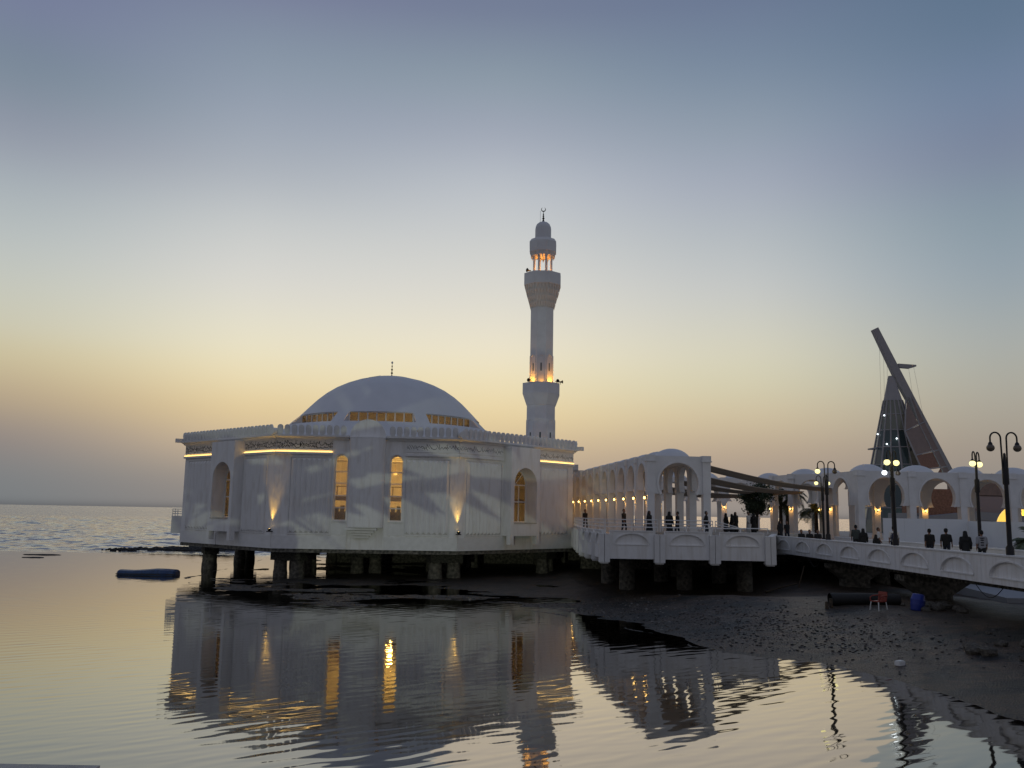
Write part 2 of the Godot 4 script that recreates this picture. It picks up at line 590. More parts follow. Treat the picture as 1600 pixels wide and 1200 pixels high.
func ground_color(q: Vector3) -> Color:
	# called right after ground_height for the same spot
	var landward := smoothstep(4.0, 14.0, q.x + n2.get_noise_2d(q.x * 6, q.z * 6) * 2.0)
	var base := Vector3(0.078, 0.06, 0.041).lerp(Vector3(0.145, 0.096, 0.057), landward)
	base *= 1.0 + 0.5 * n2.get_noise_2d(q.x * 9.0 + 40.0, q.z * 16.0)
	var weed := smoothstep(0.0, 0.22, n1.get_noise_2d(q.x * 7.0 + 90.0, q.z * 15.0) + 0.8 * n2.get_noise_2d(q.x * 30.0, q.z * 50.0))
	var belt := 1.0 - smoothstep(2.5, 7.0, absf(last_d - 4.5))
	base = base.lerp(Vector3(0.026, 0.03, 0.024), clampf(weed * (0.4 + 0.6 * belt), 0.0, 0.95))
	# wrack lines left by the tide: a pale line of shell grit, a dark line of weed
	var wander := n1.get_noise_2d(q.x * 9.0, q.z * 9.0) * 2.2
	var grit := exp(-pow((last_d - 5.4 + wander) / 0.35, 2.0)) * clampf(0.4 + 2.5 * n2.get_noise_2d(q.x * 40.0, q.z * 40.0), 0.0, 1.0)
	base = base.lerp(Vector3(0.2, 0.185, 0.155), 0.6 * grit)
	var wrack := exp(-pow((last_d - 2.6 + wander * 0.7) / 0.4, 2.0)) * clampf(0.5 + 2.5 * n2.get_noise_2d(q.x * 34.0 + 9.0, q.z * 34.0), 0.0, 1.0)
	base = base.lerp(Vector3(0.02, 0.024, 0.018), 0.85 * wrack)
	var shell := n2.get_noise_2d(q.x * 120.0, q.z * 120.0)
	if shell > 0.4: base = base * 1.9
	return Color(base.x, base.y, base.z)

func build_setting() -> void:
	n1.seed = 7
	n1.frequency = 0.02
	n1.fractal_octaves = 4
	n2.seed = 12
	n2.frequency = 0.02
	n2.fractal_octaves = 3
	var gm := grid(330, 330, func(a: float, b: float) -> Vector3:
		# fine cells where the flat is in view, coarse ones beyond
		var x := lerpf(-28.0, 26.0, (a - 0.08) / 0.84)
		if a < 0.08: x = lerpf(-55.0, -28.0, a / 0.08)
		elif a > 0.92: x = lerpf(26.0, 75.0, (a - 0.92) / 0.08)
		var z := lerpf(-19.0, -74.0, (b - 0.06) / 0.84)
		if b < 0.06: z = lerpf(6.0, -19.0, b / 0.06)
		elif b > 0.9: z = lerpf(-74.0, -140.0, (b - 0.9) / 0.1)
		return Vector3(x, ground_height(x, z), z), ground_color)
	var g := part(self, "ground", gm, M.ground)
	tag(g, "", "", "", "structure")
	# near water: calm lagoon
	var lg := grid(60, 20, func(a: float, b: float) -> Vector3: return Vector3(-460.0 + 620.0 * a, 0.0, 40.0 - 144.0 * b), no_color, 0.083)
	tag(part(self, "lagoon_water", lg, M.lagoon), "", "", "", "structure")
	# open sea with real swell
	var ws := []
	for k in 26:
		var lam := 1.6 * pow(9.0, rng.randf())
		var a := rng.randfn(0.15, 0.4)
		ws.append([sin(a) * TAU / lam, cos(a) * TAU / lam, rng.randf() * TAU, lam * 0.0095])
	var sm := grid(300, 190, func(a: float, b: float) -> Vector3:
		var z := -103.9 * pow(5.5, b)
		var x := (a * 2.0 - 1.0) * (0.72 * -z + 40.0)
		var y := 0.0
		var fade := smoothstep(0.0, 0.06, b) * (1.0 - smoothstep(0.75, 1.0, b))
		for w in ws: y += sin(w[0] * x + w[1] * z + w[2]) * w[3]
		y *= fade * (0.75 + 0.5 * n1.get_noise_2d(x * 0.8, z * 1.5))
		var line := n1.get_noise_2d(x * 1.4, 40.0) * 5.0
		y += 0.34 * exp(-pow((z + 112.0 + line) / 0.9, 2.0)) * clampf(0.5 + 2.0 * n2.get_noise_2d(x * 2.5, 3.0), 0.0, 1.0)
		y += 0.26 * exp(-pow((z + 122.0 - line) / 1.2, 2.0)) * clampf(0.5 + 2.0 * n2.get_noise_2d(x * 2.0, 70.0), 0.0, 1.0)
		return Vector3(x, y, z), no_color, 0.06)
	tag(part(self, "sea", sm, M.sea), "", "", "", "structure")
	var fm := grid(40, 30, func(a: float, b: float) -> Vector3:
		var z := -570.0 * pow(35.0, b)
		return Vector3((a * 2.0 - 1.0) * (2.0 * -z), 0.0, z), no_color, 0.03)
	tag(part(self, "far_sea", fm, M.sea), "", "", "", "structure")

# ---------------------------------------------------------------- the prayer hall
const S := 14.3
const AP := 17.26
const HB := 2.3

func face(k: float) -> Transform3D:
	var th := k * PI / 4
	var nn := Vector3(sin(th), 0, cos(th))
	return Transform3D(Basis(Vector3(cos(th), 0, -sin(th)), Vector3.UP, nn), nn * AP)

func pleats(x: Transform3D, u0: float, u1: float, y0: float, y1: float, count: int, n0: float, n1_: float) -> MB:
	# a fluted sheet whose ridges end in points top and bottom, in a thin frame
	var mb := MB.new()
	var w := (u1 - u0) / count
	for k in count:
		var a := u0 + w * k
		var m := a + w * 0.5
		var b := a + w
		var t := w * 0.55
		var A := x * Vector3(a, y0, n0)
		var B := x * Vector3(b, y0, n0)
		var D := x * Vector3(b, y1, n0)
		var E := x * Vector3(a, y1, n0)
		var P := x * Vector3(m, y0 + t, n1_)
		var Q := x * Vector3(m, y1 - t, n1_)
		mb.quad(A, P, Q, E)
		mb.quad(P, B, D, Q)
		mb.tri(A, B, P)
		mb.tri(Q, D, E)
	return mb

func led(parent: Node3D, x: Transform3D, u0: float, u1: float) -> void:
	var mb := MB.new()
	mb.box(Vector3(u0, 9.76, 0.09), Vector3(u1, 9.84, 0.14), x)
	part(parent, "light_strip", mb, M.led)
	var l := AreaLight3D.new()
	l.name = "strip_light"
	l.area_size = Vector2(u1 - u0, 0.05)
	l.light_color = Color(1.0, 0.78, 0.42)
	l.light_energy = 0.35
	l.shadow_enabled = true
	parent.add_child(l, true)
	var y := x.basis.z
	l.transform = Transform3D(Basis(x.basis.x, -y, x.basis.x.cross(-y)), x * Vector3((u0 + u1) * 0.5, 9.86, 0.11))

func window_panes(win: Node3D, x: Transform3D, u: float, w: float, rows: Array, cols: int, n: float, glass: Material) -> void:
	for r in rows.size() - 1:
		for c in cols:
			var a := u - w + 2.0 * w * c / cols + 0.03
			var b := u - w + 2.0 * w * (c + 1) / cols - 0.03
			var mb := MB.new()
			mb.box(Vector3(a, rows[r] + 0.03, n), Vector3(b, rows[r + 1] - 0.03, n + 0.012), x)
			part(win, "pane", mb, glass)

func chandelier(at: Vector3, label: String, size: float) -> void:
	var t := thing("chandelier", label, "chandelier", at, 0.0, "gilt chandeliers inside the prayer hall")
	var mb := MB.new()
	mb.tube([Vector3(0, 1.0 * size, 0), Vector3(0, 4.0, 0)], [0.03], 6)
	mb.lathe([Vector2(0.05, -0.6 * size), Vector2(0.16, -0.45 * size), Vector2(0.06, -0.2 * size), Vector2(0.12, 0.2 * size), Vector2(0.04, 1.0 * size)], 10)
	part(t, "stem", mb, M.gold)
	for r in [[0.75, 0.0, 14], [0.5, 0.4, 10], [0.42, -0.35, 8]]:
		var ring := MB.new()
		var pts := []
		for k in 19:
			pts.append(Vector3(sin(TAU * k / 18) * r[0] * size, r[1] * size, cos(TAU * k / 18) * r[0] * size))
		ring.tube(pts, [0.025], 5, false)
		part(t, "ring", ring, M.gold)
		for k in r[2]:
			var b := MB.new()
			var a: float = TAU * k / r[2]
			b.ball(Vector3(sin(a) * r[0] * size, (r[1] + 0.1) * size, cos(a) * r[0] * size), Vector3(0.05, 0.09, 0.05), 6, 5)
			part(t, "candle_bulb", b, M.crystal)
	omni(t, Vector3(0, -0.9 * size, 0), Color(1.0, 0.8, 0.42), 16.0, 0.25)

func build_hall() -> Node3D:
	var t := thing("prayer_hall", "white octagonal domed prayer hall standing on piles over the water", "mosque", Vector3(-11.9, 0, -87.6), deg_to_rad(2.3))
	var band_dense := script_band(4, 768, 96, true)
	var band_open := script_band(9, 768, 96, false)
	var merlon := MB.new()
	var tongue := PackedVector2Array([Vector2(-0.15, 0), Vector2(0.15, 0), Vector2(0.225, 0.24)])
	tongue.append_array(arc(0, 0.56, 0.22, 0.0, PI, 8))
	tongue.append(Vector2(-0.225, 0.24))
	merlon.prism(tongue, -0.06, 0.06)
	var leaf := PackedVector2Array([Vector2(-0.1, 0.04), Vector2(0.1, 0.04), Vector2(0.13, 0.25)])
	leaf.append_array(arc(0, 0.48, 0.13, 0.0, PI, 6))
	leaf.append(Vector2(-0.13, 0.25))
	merlon.prism(leaf, 0.06, 0.12)
	var merlon_mesh := merlon.mesh()
	var wall_lines := MB.new()
	for k in [-1, 0, 1, 2, 3, 4, -2, -3]:
		var x := face(k)
		var H := S * 0.5
		var wall := MB.new()
		var detailed: bool = absi(k) <= 1
		var panels := []       # pleated sheets [u0, u1, count]
		var bands := []        # script panels [u0, u1, dense]
		var leds := []
		if k == 0:
			arch_wall(wall, x, -H, H, HB, 10.75, [[-2.0, 0.52, 4.5, 9.1], [2.3, 0.52, 4.5, 9.1]], -0.45, 0.0)
			panels = [[-5.9, -2.72, 8], [3.02, 6.45, 8]]
			bands = [[-H, -2.75, true], [3.0, H, false]]
			leds = [[-H, -2.75]]
		elif detailed:
			var bu := 0.75 if k == -1 else -0.2
			wall.box(Vector3(-H, HB, -0.45), Vector3(bu - 1.8, 10.75, 0), x)
			wall.box(Vector3(bu + 1.8, HB, -0.45), Vector3(H, 10.75, 0), x)
			wall.box(Vector3(bu - 1.8, HB, -0.45), Vector3(bu + 1.8, 3.45, 0), x)
			# the projecting bay with its deep arched niche
			var bay := MB.new()
			arch_wall(bay, x, bu - 1.8, bu + 1.8, 3.45, 10.74, [[bu, 1.4, 4.45, 7.65]], -0.45, 0.9)
			bay.box(Vector3(bu - 1.8, 2.75, 0.45), Vector3(bu - 1.4, 3.45, 0.9), x)
			bay.box(Vector3(bu + 1.4, 2.75, 0.45), Vector3(bu + 1.8, 3.45, 0.9), x)
			var bo := part(t, "bay", bay, M.wall)
			var sill := MB.new()
			sill.box(Vector3(bu - 1.38, 4.451, -0.3), Vector3(bu + 1.38, 4.52, 0.96), x)
			part(bo, "sill", sill, M.pale_stone)
			# window at the back of the niche
			var fr := MB.new()
			var n := -0.42
			var wf := 1.39
			fr.box(Vector3(bu - wf, 4.53, n), Vector3(bu - wf + 0.1, 7.65, n + 0.12), x)
			fr.box(Vector3(bu + wf - 0.1, 4.53, n), Vector3(bu + wf, 7.65, n + 0.12), x)
			for m in [-0.47, 0.47]:
				fr.box(Vector3(bu + m - 0.04, 4.53, n), Vector3(bu + m + 0.04, 7.65, n + 0.1), x)
			for y in [4.53, 6.2, 7.6]:
				fr.box(Vector3(bu - wf, y, n), Vector3(bu + wf, y + 0.09, n + 0.11), x)
			for a in [PI * 0.25, PI * 0.5, PI * 0.75]:
				fr.tube([x * Vector3(bu, 7.65, n + 0.05), x * Vector3(bu + cos(a) * wf, 7.65 + sin(a) * wf, n + 0.05)], [0.035], 5)
			var ringp := arc(bu, 7.65, 1.395, 0, PI, 16)
			ringp.append_array(arc(bu, 7.65, 1.28, PI, 0, 16))
			fr.prism(ringp, n, n + 0.12, x)
			var win := part(t, "window", fr, M.metal_white)
			window_panes(win, x, bu, 1.39, [4.6, 6.22, 7.62], 3, n + 0.04, M.amber_pane)
			var fan := MB.new()
			fan.prism(arc(bu, 7.68, 1.3, 0, PI, 14), n + 0.04, n + 0.052, x)
			part(win, "pane", fan, M.amber_pane)
			panels = [[-6.3, bu - 2.1, 10], [bu + 2.1, 6.3, 9]] if k == 1 else [[-6.3, bu - 2.1, 10], [bu + 2.1, 6.0, 9]]
			bands = [[-H, bu - 1.95, k == -1], [bu + 1.95, H, k == -1]]
			leds = [[-H, bu - 1.95], [bu + 1.95, H]] if k == -1 else [[bu + 1.95, H]]
		else:
			wall.box(Vector3(-H, HB, -0.45), Vector3(H, 10.75, 0), x)
		part(t, "wall", wall, M.wall)
		if detailed:
			var bus: float = 99.0 if k == 0 else (0.75 if k == -1 else -0.2)
			var base := MB.new()
			if k == 0:
				base.box(Vector3(-H, HB + 0.004, 0.0), Vector3(-1.46, 3.3, 0.05), x)
				part(t, "plinth", base, M.trim)
				base = MB.new()
				base.box(Vector3(1.5, HB + 0.004, 0.0), Vector3(H, 3.3, 0.05), x)
			else:
				base.box(Vector3(-H, HB + 0.004, 0.0), Vector3(bus - 1.85, 3.3, 0.05), x)
				part(t, "plinth", base, M.trim)
				base = MB.new()
				base.box(Vector3(bus + 1.85, HB + 0.004, 0.0), Vector3(H, 3.3, 0.05), x)
			part(t, "plinth", base, M.trim)
			for q in panels:
				var po := part(t, "fluted_panel", pleats(x, q[0], q[1], 3.5, 9.3, q[2], 0.012, 0.2), M.wall)
				var f := MB.new()
				f.box(Vector3(q[0] - 0.1, 3.4, 0), Vector3(q[0] - 0.02, 9.42, 0.07), x)
				f.box(Vector3(q[1] + 0.02, 3.4, 0), Vector3(q[1] + 0.1, 9.42, 0.07), x)
				f.box(Vector3(q[0] - 0.02, 3.4, 0), Vector3(q[1] + 0.02, 3.48, 0.07), x)
				f.box(Vector3(q[0] - 0.02, 9.34, 0), Vector3(q[1] + 0.02, 9.42, 0.07), x)
				part(po, "frame", f, M.trim)
			for q in bands:
				var ledge := MB.new()
				ledge.box(Vector3(q[0], 9.58, 0.0), Vector3(q[1], 9.74, 0.2), x)
				part(t, "ledge", ledge, M.trim)
				var b := MB.new()
				var u0: float = q[0]
				var uu: float = (q[1] - q[0]) / (6.0 if q[2] else 5.6)
				b.quad_t(x * Vector3(u0, 9.98, 0.05), x * Vector3(q[1], 9.98, 0.05), x * Vector3(q[1], 10.68, 0.05), x * Vector3(u0, 10.68, 0.05), Vector2(0, 1), Vector2(uu, 0))
				part(t, "script_band", b, band_dense if q[2] else band_open)
				var bf := MB.new()
				bf.box(Vector3(q[0], 10.681, 0), Vector3(q[1], 10.74, 0.08), x)
				bf.box(Vector3(q[0], 9.9, 0), Vector3(q[1], 9.979, 0.08), x)
				part(t, "band_frame", bf, M.trim)
			for q in leds: led(t, x, q[0], q[1])
		# cornice and merlons
		var cor := MB.new()
		var prof := PackedVector2Array([Vector2(-0.45, 10.75), Vector2(0.12, 10.75), Vector2(0.2, 10.86), Vector2(0.42, 10.95), Vector2(0.42, 11.1), Vector2(-0.45, 11.1)])
		var cx := Transform3D(Basis(x.basis.z, x.basis.y, -x.basis.x), x.origin)
		if k == 0:
			cor.prism(prof, -H - 0.17, -1.47, cx)
			cor.prism(prof, 1.49, H + 0.17, cx)
		else:
			cor.prism(prof, -H - 0.17, H + 0.17, cx)
		part(t, "cornice", cor, M.trim)
		if absi(k) <= 2:
			for i in 26:
				var u := -H + 0.05 + (S - 0.1) * (i + 0.5) / 26
				if k == 0 and absf(u) < 1.75: continue
				var mo := part(t, "merlon", merlon_mesh, M.trim)
				mo.transform = x * Transform3D(Basis(Vector3.RIGHT, 0.12 + 0.02 * sin(i * 2.3)), Vector3(u, 11.1, 0.24))
	# lancet windows
	var x0 := face(0)
	for u in [-2.0, 2.3]:
		var fr := MB.new()
		for s in [-1, 1]:
			fr.box(Vector3(u + s * 0.47 - 0.04, 4.5, -0.3), Vector3(u + s * 0.47 + 0.04, 9.1, -0.2), x0)
		for y in [4.5, 5.45, 6.4, 7.35, 8.25]:
			fr.box(Vector3(u - 0.5, y, -0.3), Vector3(u + 0.5, y + 0.07, -0.21), x0)
		var rp := arc(u, 9.1, 0.515, 0, PI, 12)
		rp.append_array(arc(u, 9.1, 0.44, PI, 0, 12))
		fr.prism(rp, -0.3, -0.2, x0)
		var win := part(t, "lancet_window", fr, M.metal_white)
		window_panes(win, x0, u, 0.46, [4.55, 5.48, 6.43, 7.38, 8.28], 1, -0.27, M.pane)
		var tp := PackedVector2Array([Vector2(u - 0.43, 8.34), Vector2(u + 0.43, 8.34)])
		tp.append_array(arc(u, 9.1, 0.43, 0, PI, 12))
		var tm := MB.new()
		tm.prism(tp, -0.27, -0.258, x0)
		part(win, "pane", tm, M.pane)
		var ap := MB.new()
		ap.box(Vector3(u - 0.55, 3.42, 0.0), Vector3(u + 0.55, 4.42, 0.04), x0)
		ap.box(Vector3(u - 0.6, 4.42, 0.0), Vector3(u + 0.6, 4.5, 0.1), x0)
		for s in [-1, 1]:
			ap.box(Vector3(u + s * 0.6 - 0.05, 4.5, 0.0), Vector3(u + s * 0.6 + 0.05, 9.1, 0.08), x0)
		var hood := arc(u, 9.1, 0.65, 0, PI, 12)
		hood.append_array(arc(u, 9.1, 0.55, PI, 0, 12))
		ap.prism(hood, 0.0, 0.08, x0)
		part(win, "surround", ap, M.trim)
	# the rounded projection between the lancets
	var pr := MB.new()
	var plan := []
	for i in 13:
		var a := PI * i / 12
		plan.append(Vector2(-1.42 * cos(a), 0.95 * pow(sin(a), 0.55)))
	for i in 12:
		var a: Vector2 = plan[i]
		var b: Vector2 = plan[i + 1]
		pr.quad(x0 * Vector3(a.x, 4.05, a.y), x0 * Vector3(b.x, 4.05, b.y), x0 * Vector3(b.x, 10.9, b.y), x0 * Vector3(a.x, 10.9, a.y))
	var bottom := PackedVector2Array()
	for q in plan: bottom.append(q)
	var flat := Transform3D(Basis(x0.basis.x, x0.basis.z, -x0.basis.y), x0.origin)
	pr.prism(bottom, -4.06, -4.0, flat)
	pr.prism(bottom, -10.96, -10.88, flat)
	var screen := PackedVector2Array([Vector2(-1.4, 10.9), Vector2(1.4, 10.9)])
	screen.append_array(arc(0, 11.0, 1.4, 0, PI, 16))
	pr.prism(screen, -0.2, 0.35, x0)
	for s in [-1, 1]:
		pr.box(Vector3(s * 1.42 - 0.03, HB + 0.1, 0.0), Vector3(s * 1.42 + 0.03, 4.1, 0.06), x0)
	var niche := part(t, "rounded_projection", pr, M.wall)
	for i in 4:
		var st := MB.new()
		var w := 1.2 - 0.2 * i
		st.box(Vector3(-0.25 - w, 4.0 - 0.2 * (i + 1), 0.0), Vector3(-0.25 + w, 4.0 - 0.2 * i - 0.03, 0.75 - 0.15 * i), x0)
		part(niche, "corbel_step", st, M.trim)
	var seam := MB.new()
	seam.box(Vector3(-0.1, 4.1, 0.95), Vector3(-0.07, 10.1, 0.957), x0)
	part(niche, "seam_bead", seam, M.trim)
	# corners: smooth strips, spouts, uplights
	for k in [-2, -1, 0, 1]:
		var a = (k + 0.5) * PI / 4
		var d := Vector3(sin(a), 0, cos(a))
		var r := AP / cos(PI / 8)
		var cb := Basis(Vector3(cos(a), 0, -sin(a)), Vector3.UP, d)
		var sp := MB.new()
		if k == -1 or k == 0:
			sp.tube([d * (r - 0.3) + Vector3.UP * 11.32, d * (r + 0.75) + Vector3.UP * 11.3], [0.28], 14)
		else:
			sp.box(Vector3(-0.22, 10.98, r - 0.4), Vector3(0.22, 11.32, r + 0.95), Transform3D(cb, Vector3.ZERO))
		part(t, "water_spout", sp, M.trim)
		if k == -2: continue
		var fx := MB.new()
		fx.box(Vector3(-0.13, 3.55, r + 0.03), Vector3(0.13, 3.62, r + 0.5), Transform3D(cb, Vector3.ZERO))
		fx.lathe([Vector2(0.1, 3.62), Vector2(0.15, 3.8), Vector2(0.13, 3.8), Vector2(0.08, 3.66)], 12, Transform3D(Basis.IDENTITY, d * (r + 0.3)))
		var fo := part(t, "uplight", fx, M.black_metal)
		var bl := MB.new()
		bl.ball(d * (r + 0.3) + Vector3.UP * 3.75, Vector3(0.1, 0.06, 0.1), 10, 6)
		part(fo, "bulb", bl, M.up_bulb)
		spot(t, d * (r + 0.3) + Vector3.UP * 3.84, Vector3.UP * 1.0 - d * 0.12, Color(1.0, 0.78, 0.36), 10.0, 20.0, 0.05, 1.0)
	# floor, roof, underside
	var oct := PackedVector2Array()
	for k in 8:
		var a := (k + 0.5) * PI / 4
		oct.append(Vector2(sin(a), cos(a)) * (AP / cos(PI / 8) - 0.03))
	var lay := Transform3D(Basis(Vector3.RIGHT, Vector3.BACK, Vector3.DOWN), Vector3.ZERO)
	var fl := MB.new()
	fl.prism(oct, -3.3, -(HB - 0.28), lay)
	part(t, "floor_slab", fl, M.dark_concrete)
	var carpet := MB.new()
	var oct2 := PackedVector2Array()
	for q in oct: oct2.append(q * 0.965)
	carpet.prism(oct2, -3.36, -3.31, lay)
	part(t, "carpet", carpet, mat(Color(0.16, 0.04, 0.03), 0.95))
	var roof := MB.new()
	for k in 8:
		for y in [[10.8, 1.0], [10.98, -1.0]]:
			var seg := 6
			for i in seg:
				var a := (k - 0.5 + float(i) / seg) * PI / 4
				var b := (k - 0.5 + float(i + 1) / seg) * PI / 4
				var ra := (AP - 0.1) / cos(a - k * PI / 4)
				var rb := (AP - 0.1) / cos(b - k * PI / 4)
				var da := Vector3(sin(a), 0, cos(a))
				var db := Vector3(sin(b), 0, cos(b))
				var up: Vector3 = Vector3.UP * y[0]
				roof.quad(da * 11.4 + up, da * ra + up, db * rb + up, db * 11.4 + up)
	part(t, "roof", roof, M.dome)
	build_dome(t)
	# little balcony on the seaward side
	var xb := face(-2)
	var bal := MB.new()
	bal.box(Vector3(5.4, 3.05, 0.0), Vector3(6.9, 4.55, 0.95), xb)
	var bb := part(t, "balcony", bal, M.white)
	var br := MB.new()
	for y in [4.75, 4.95, 5.15]:
		br.tube([xb * Vector3(5.45, y, 0.9), xb * Vector3(6.85, y, 0.9), xb * Vector3(6.85, y, 0.05)], [0.03], 6)
	for u in [5.45, 6.15, 6.85]:
		br.tube([xb * Vector3(u, 4.55, 0.9), xb * Vector3(u, 5.17, 0.9)], [0.03], 6)
	part(bb, "railing", br, M.metal_white)
	# piles: caps with twin legs under the corners, plain legs further in
	for k in 8:
		for ring in [16.1, 8.5]:
			var a := (k - 0.5) * PI / 4 + (0.0 if ring > 10 else 0.3)
			var x := Transform3D(Basis(Vector3.UP, a), Vector3(sin(a), 0, cos(a)) * ring)
			var cap := MB.new()
			cap.box(Vector3(-1.35, 1.3, -0.6), Vector3(1.35, 2.05, 0.6), x)
			var co := part(t, "pile_cap", cap, M.moss_concrete)
			for s in [-0.78, 0.78]:
				var lg := MB.new()
				lg.lathe([Vector2(0.6, -0.8), Vector2(0.58, 0.35), Vector2(0.54, 0.6), Vector2(0.52, 1.32)], 10, x * Transform3D(Basis.IDENTITY, Vector3(s, 0, 0)))
				part(co, "pile", lg, M.concrete if ring > 10 else M.dark_concrete)
	var core := MB.new()
	core.box(Vector3(-6.5, -0.4, -7.0), Vector3(18.0, 2.02, -6.5))
	part(t, "added_light_block", core, M.dark_concrete)  # added wall that stops the bright sea showing through under the hall
	for u in [-2.1, 2.4]:
		var cab := MB.new()
		cab.box(Vector3(u - 1.2, 3.31, 14.6), Vector3(u + 1.2, 5.2, 15.0))
		for i in 5: cab.box(Vector3(u - 1.1 + i * 0.45, 5.2, 14.65), Vector3(u - 0.8 + i * 0.45, 5.45 + 0.12 * (i % 3), 14.95))
		part(t, "bookcase", cab, M.wood)
	var mez := MB.new()
	mez.box(Vector3(-13.0, 6.2, 2.0), Vector3(13.0, 6.55, 6.0))
	for i in 27: mez.box(Vector3(-13.0 + i, 6.55, 5.9), Vector3(-12.92 + i, 7.4, 5.98))
	mez.box(Vector3(-13.0, 7.4, 5.86), Vector3(13.0, 7.48, 6.02))
	part(t, "gallery", mez, M.wood)
	# inside light: the lamps of the prayer room
	for q in [Vector3(-7, 9.2, 6), Vector3(7, 9.2, 6), Vector3(0, 9.2, -8)]:
		omni(t, q, Color(1.0, 0.77, 0.36), 24.0, 0.3)
		var lb := MB.new()
		lb.ball(q, Vector3(0.2, 0.14, 0.2), 10, 6)
		part(t, "ceiling_lamp_globe", lb, M.crystal)
		var rod := MB.new()
		rod.tube([q + Vector3.UP * 0.12, Vector3(q.x, 13.4, q.z)], [0.02], 5)
		part(t, "ceiling_rod", rod, M.gold)
	return t

func dome_profile() -> Array:
	var top_y := 18.42
	var pts := [Vector2(0, 0), Vector2(1.7, 0.13), Vector2(3.3, 0.52), Vector2(4.4, 0.93), Vector2(5.4, 1.42), Vector2(6.3, 2.02), Vector2(7.1, 2.7), Vector2(7.75, 3.35), Vector2(8.75, 4.4), Vector2(9.3, 4.85), Vector2(9.84, 5.37), Vector2(10.8, 6.3), Vector2(11.6, 7.3), Vector2(11.7, 7.75)]
	var out := []
	for q in pts: out.append(Vector2(q.x, top_y - q.y))
	out.reverse()
	return out

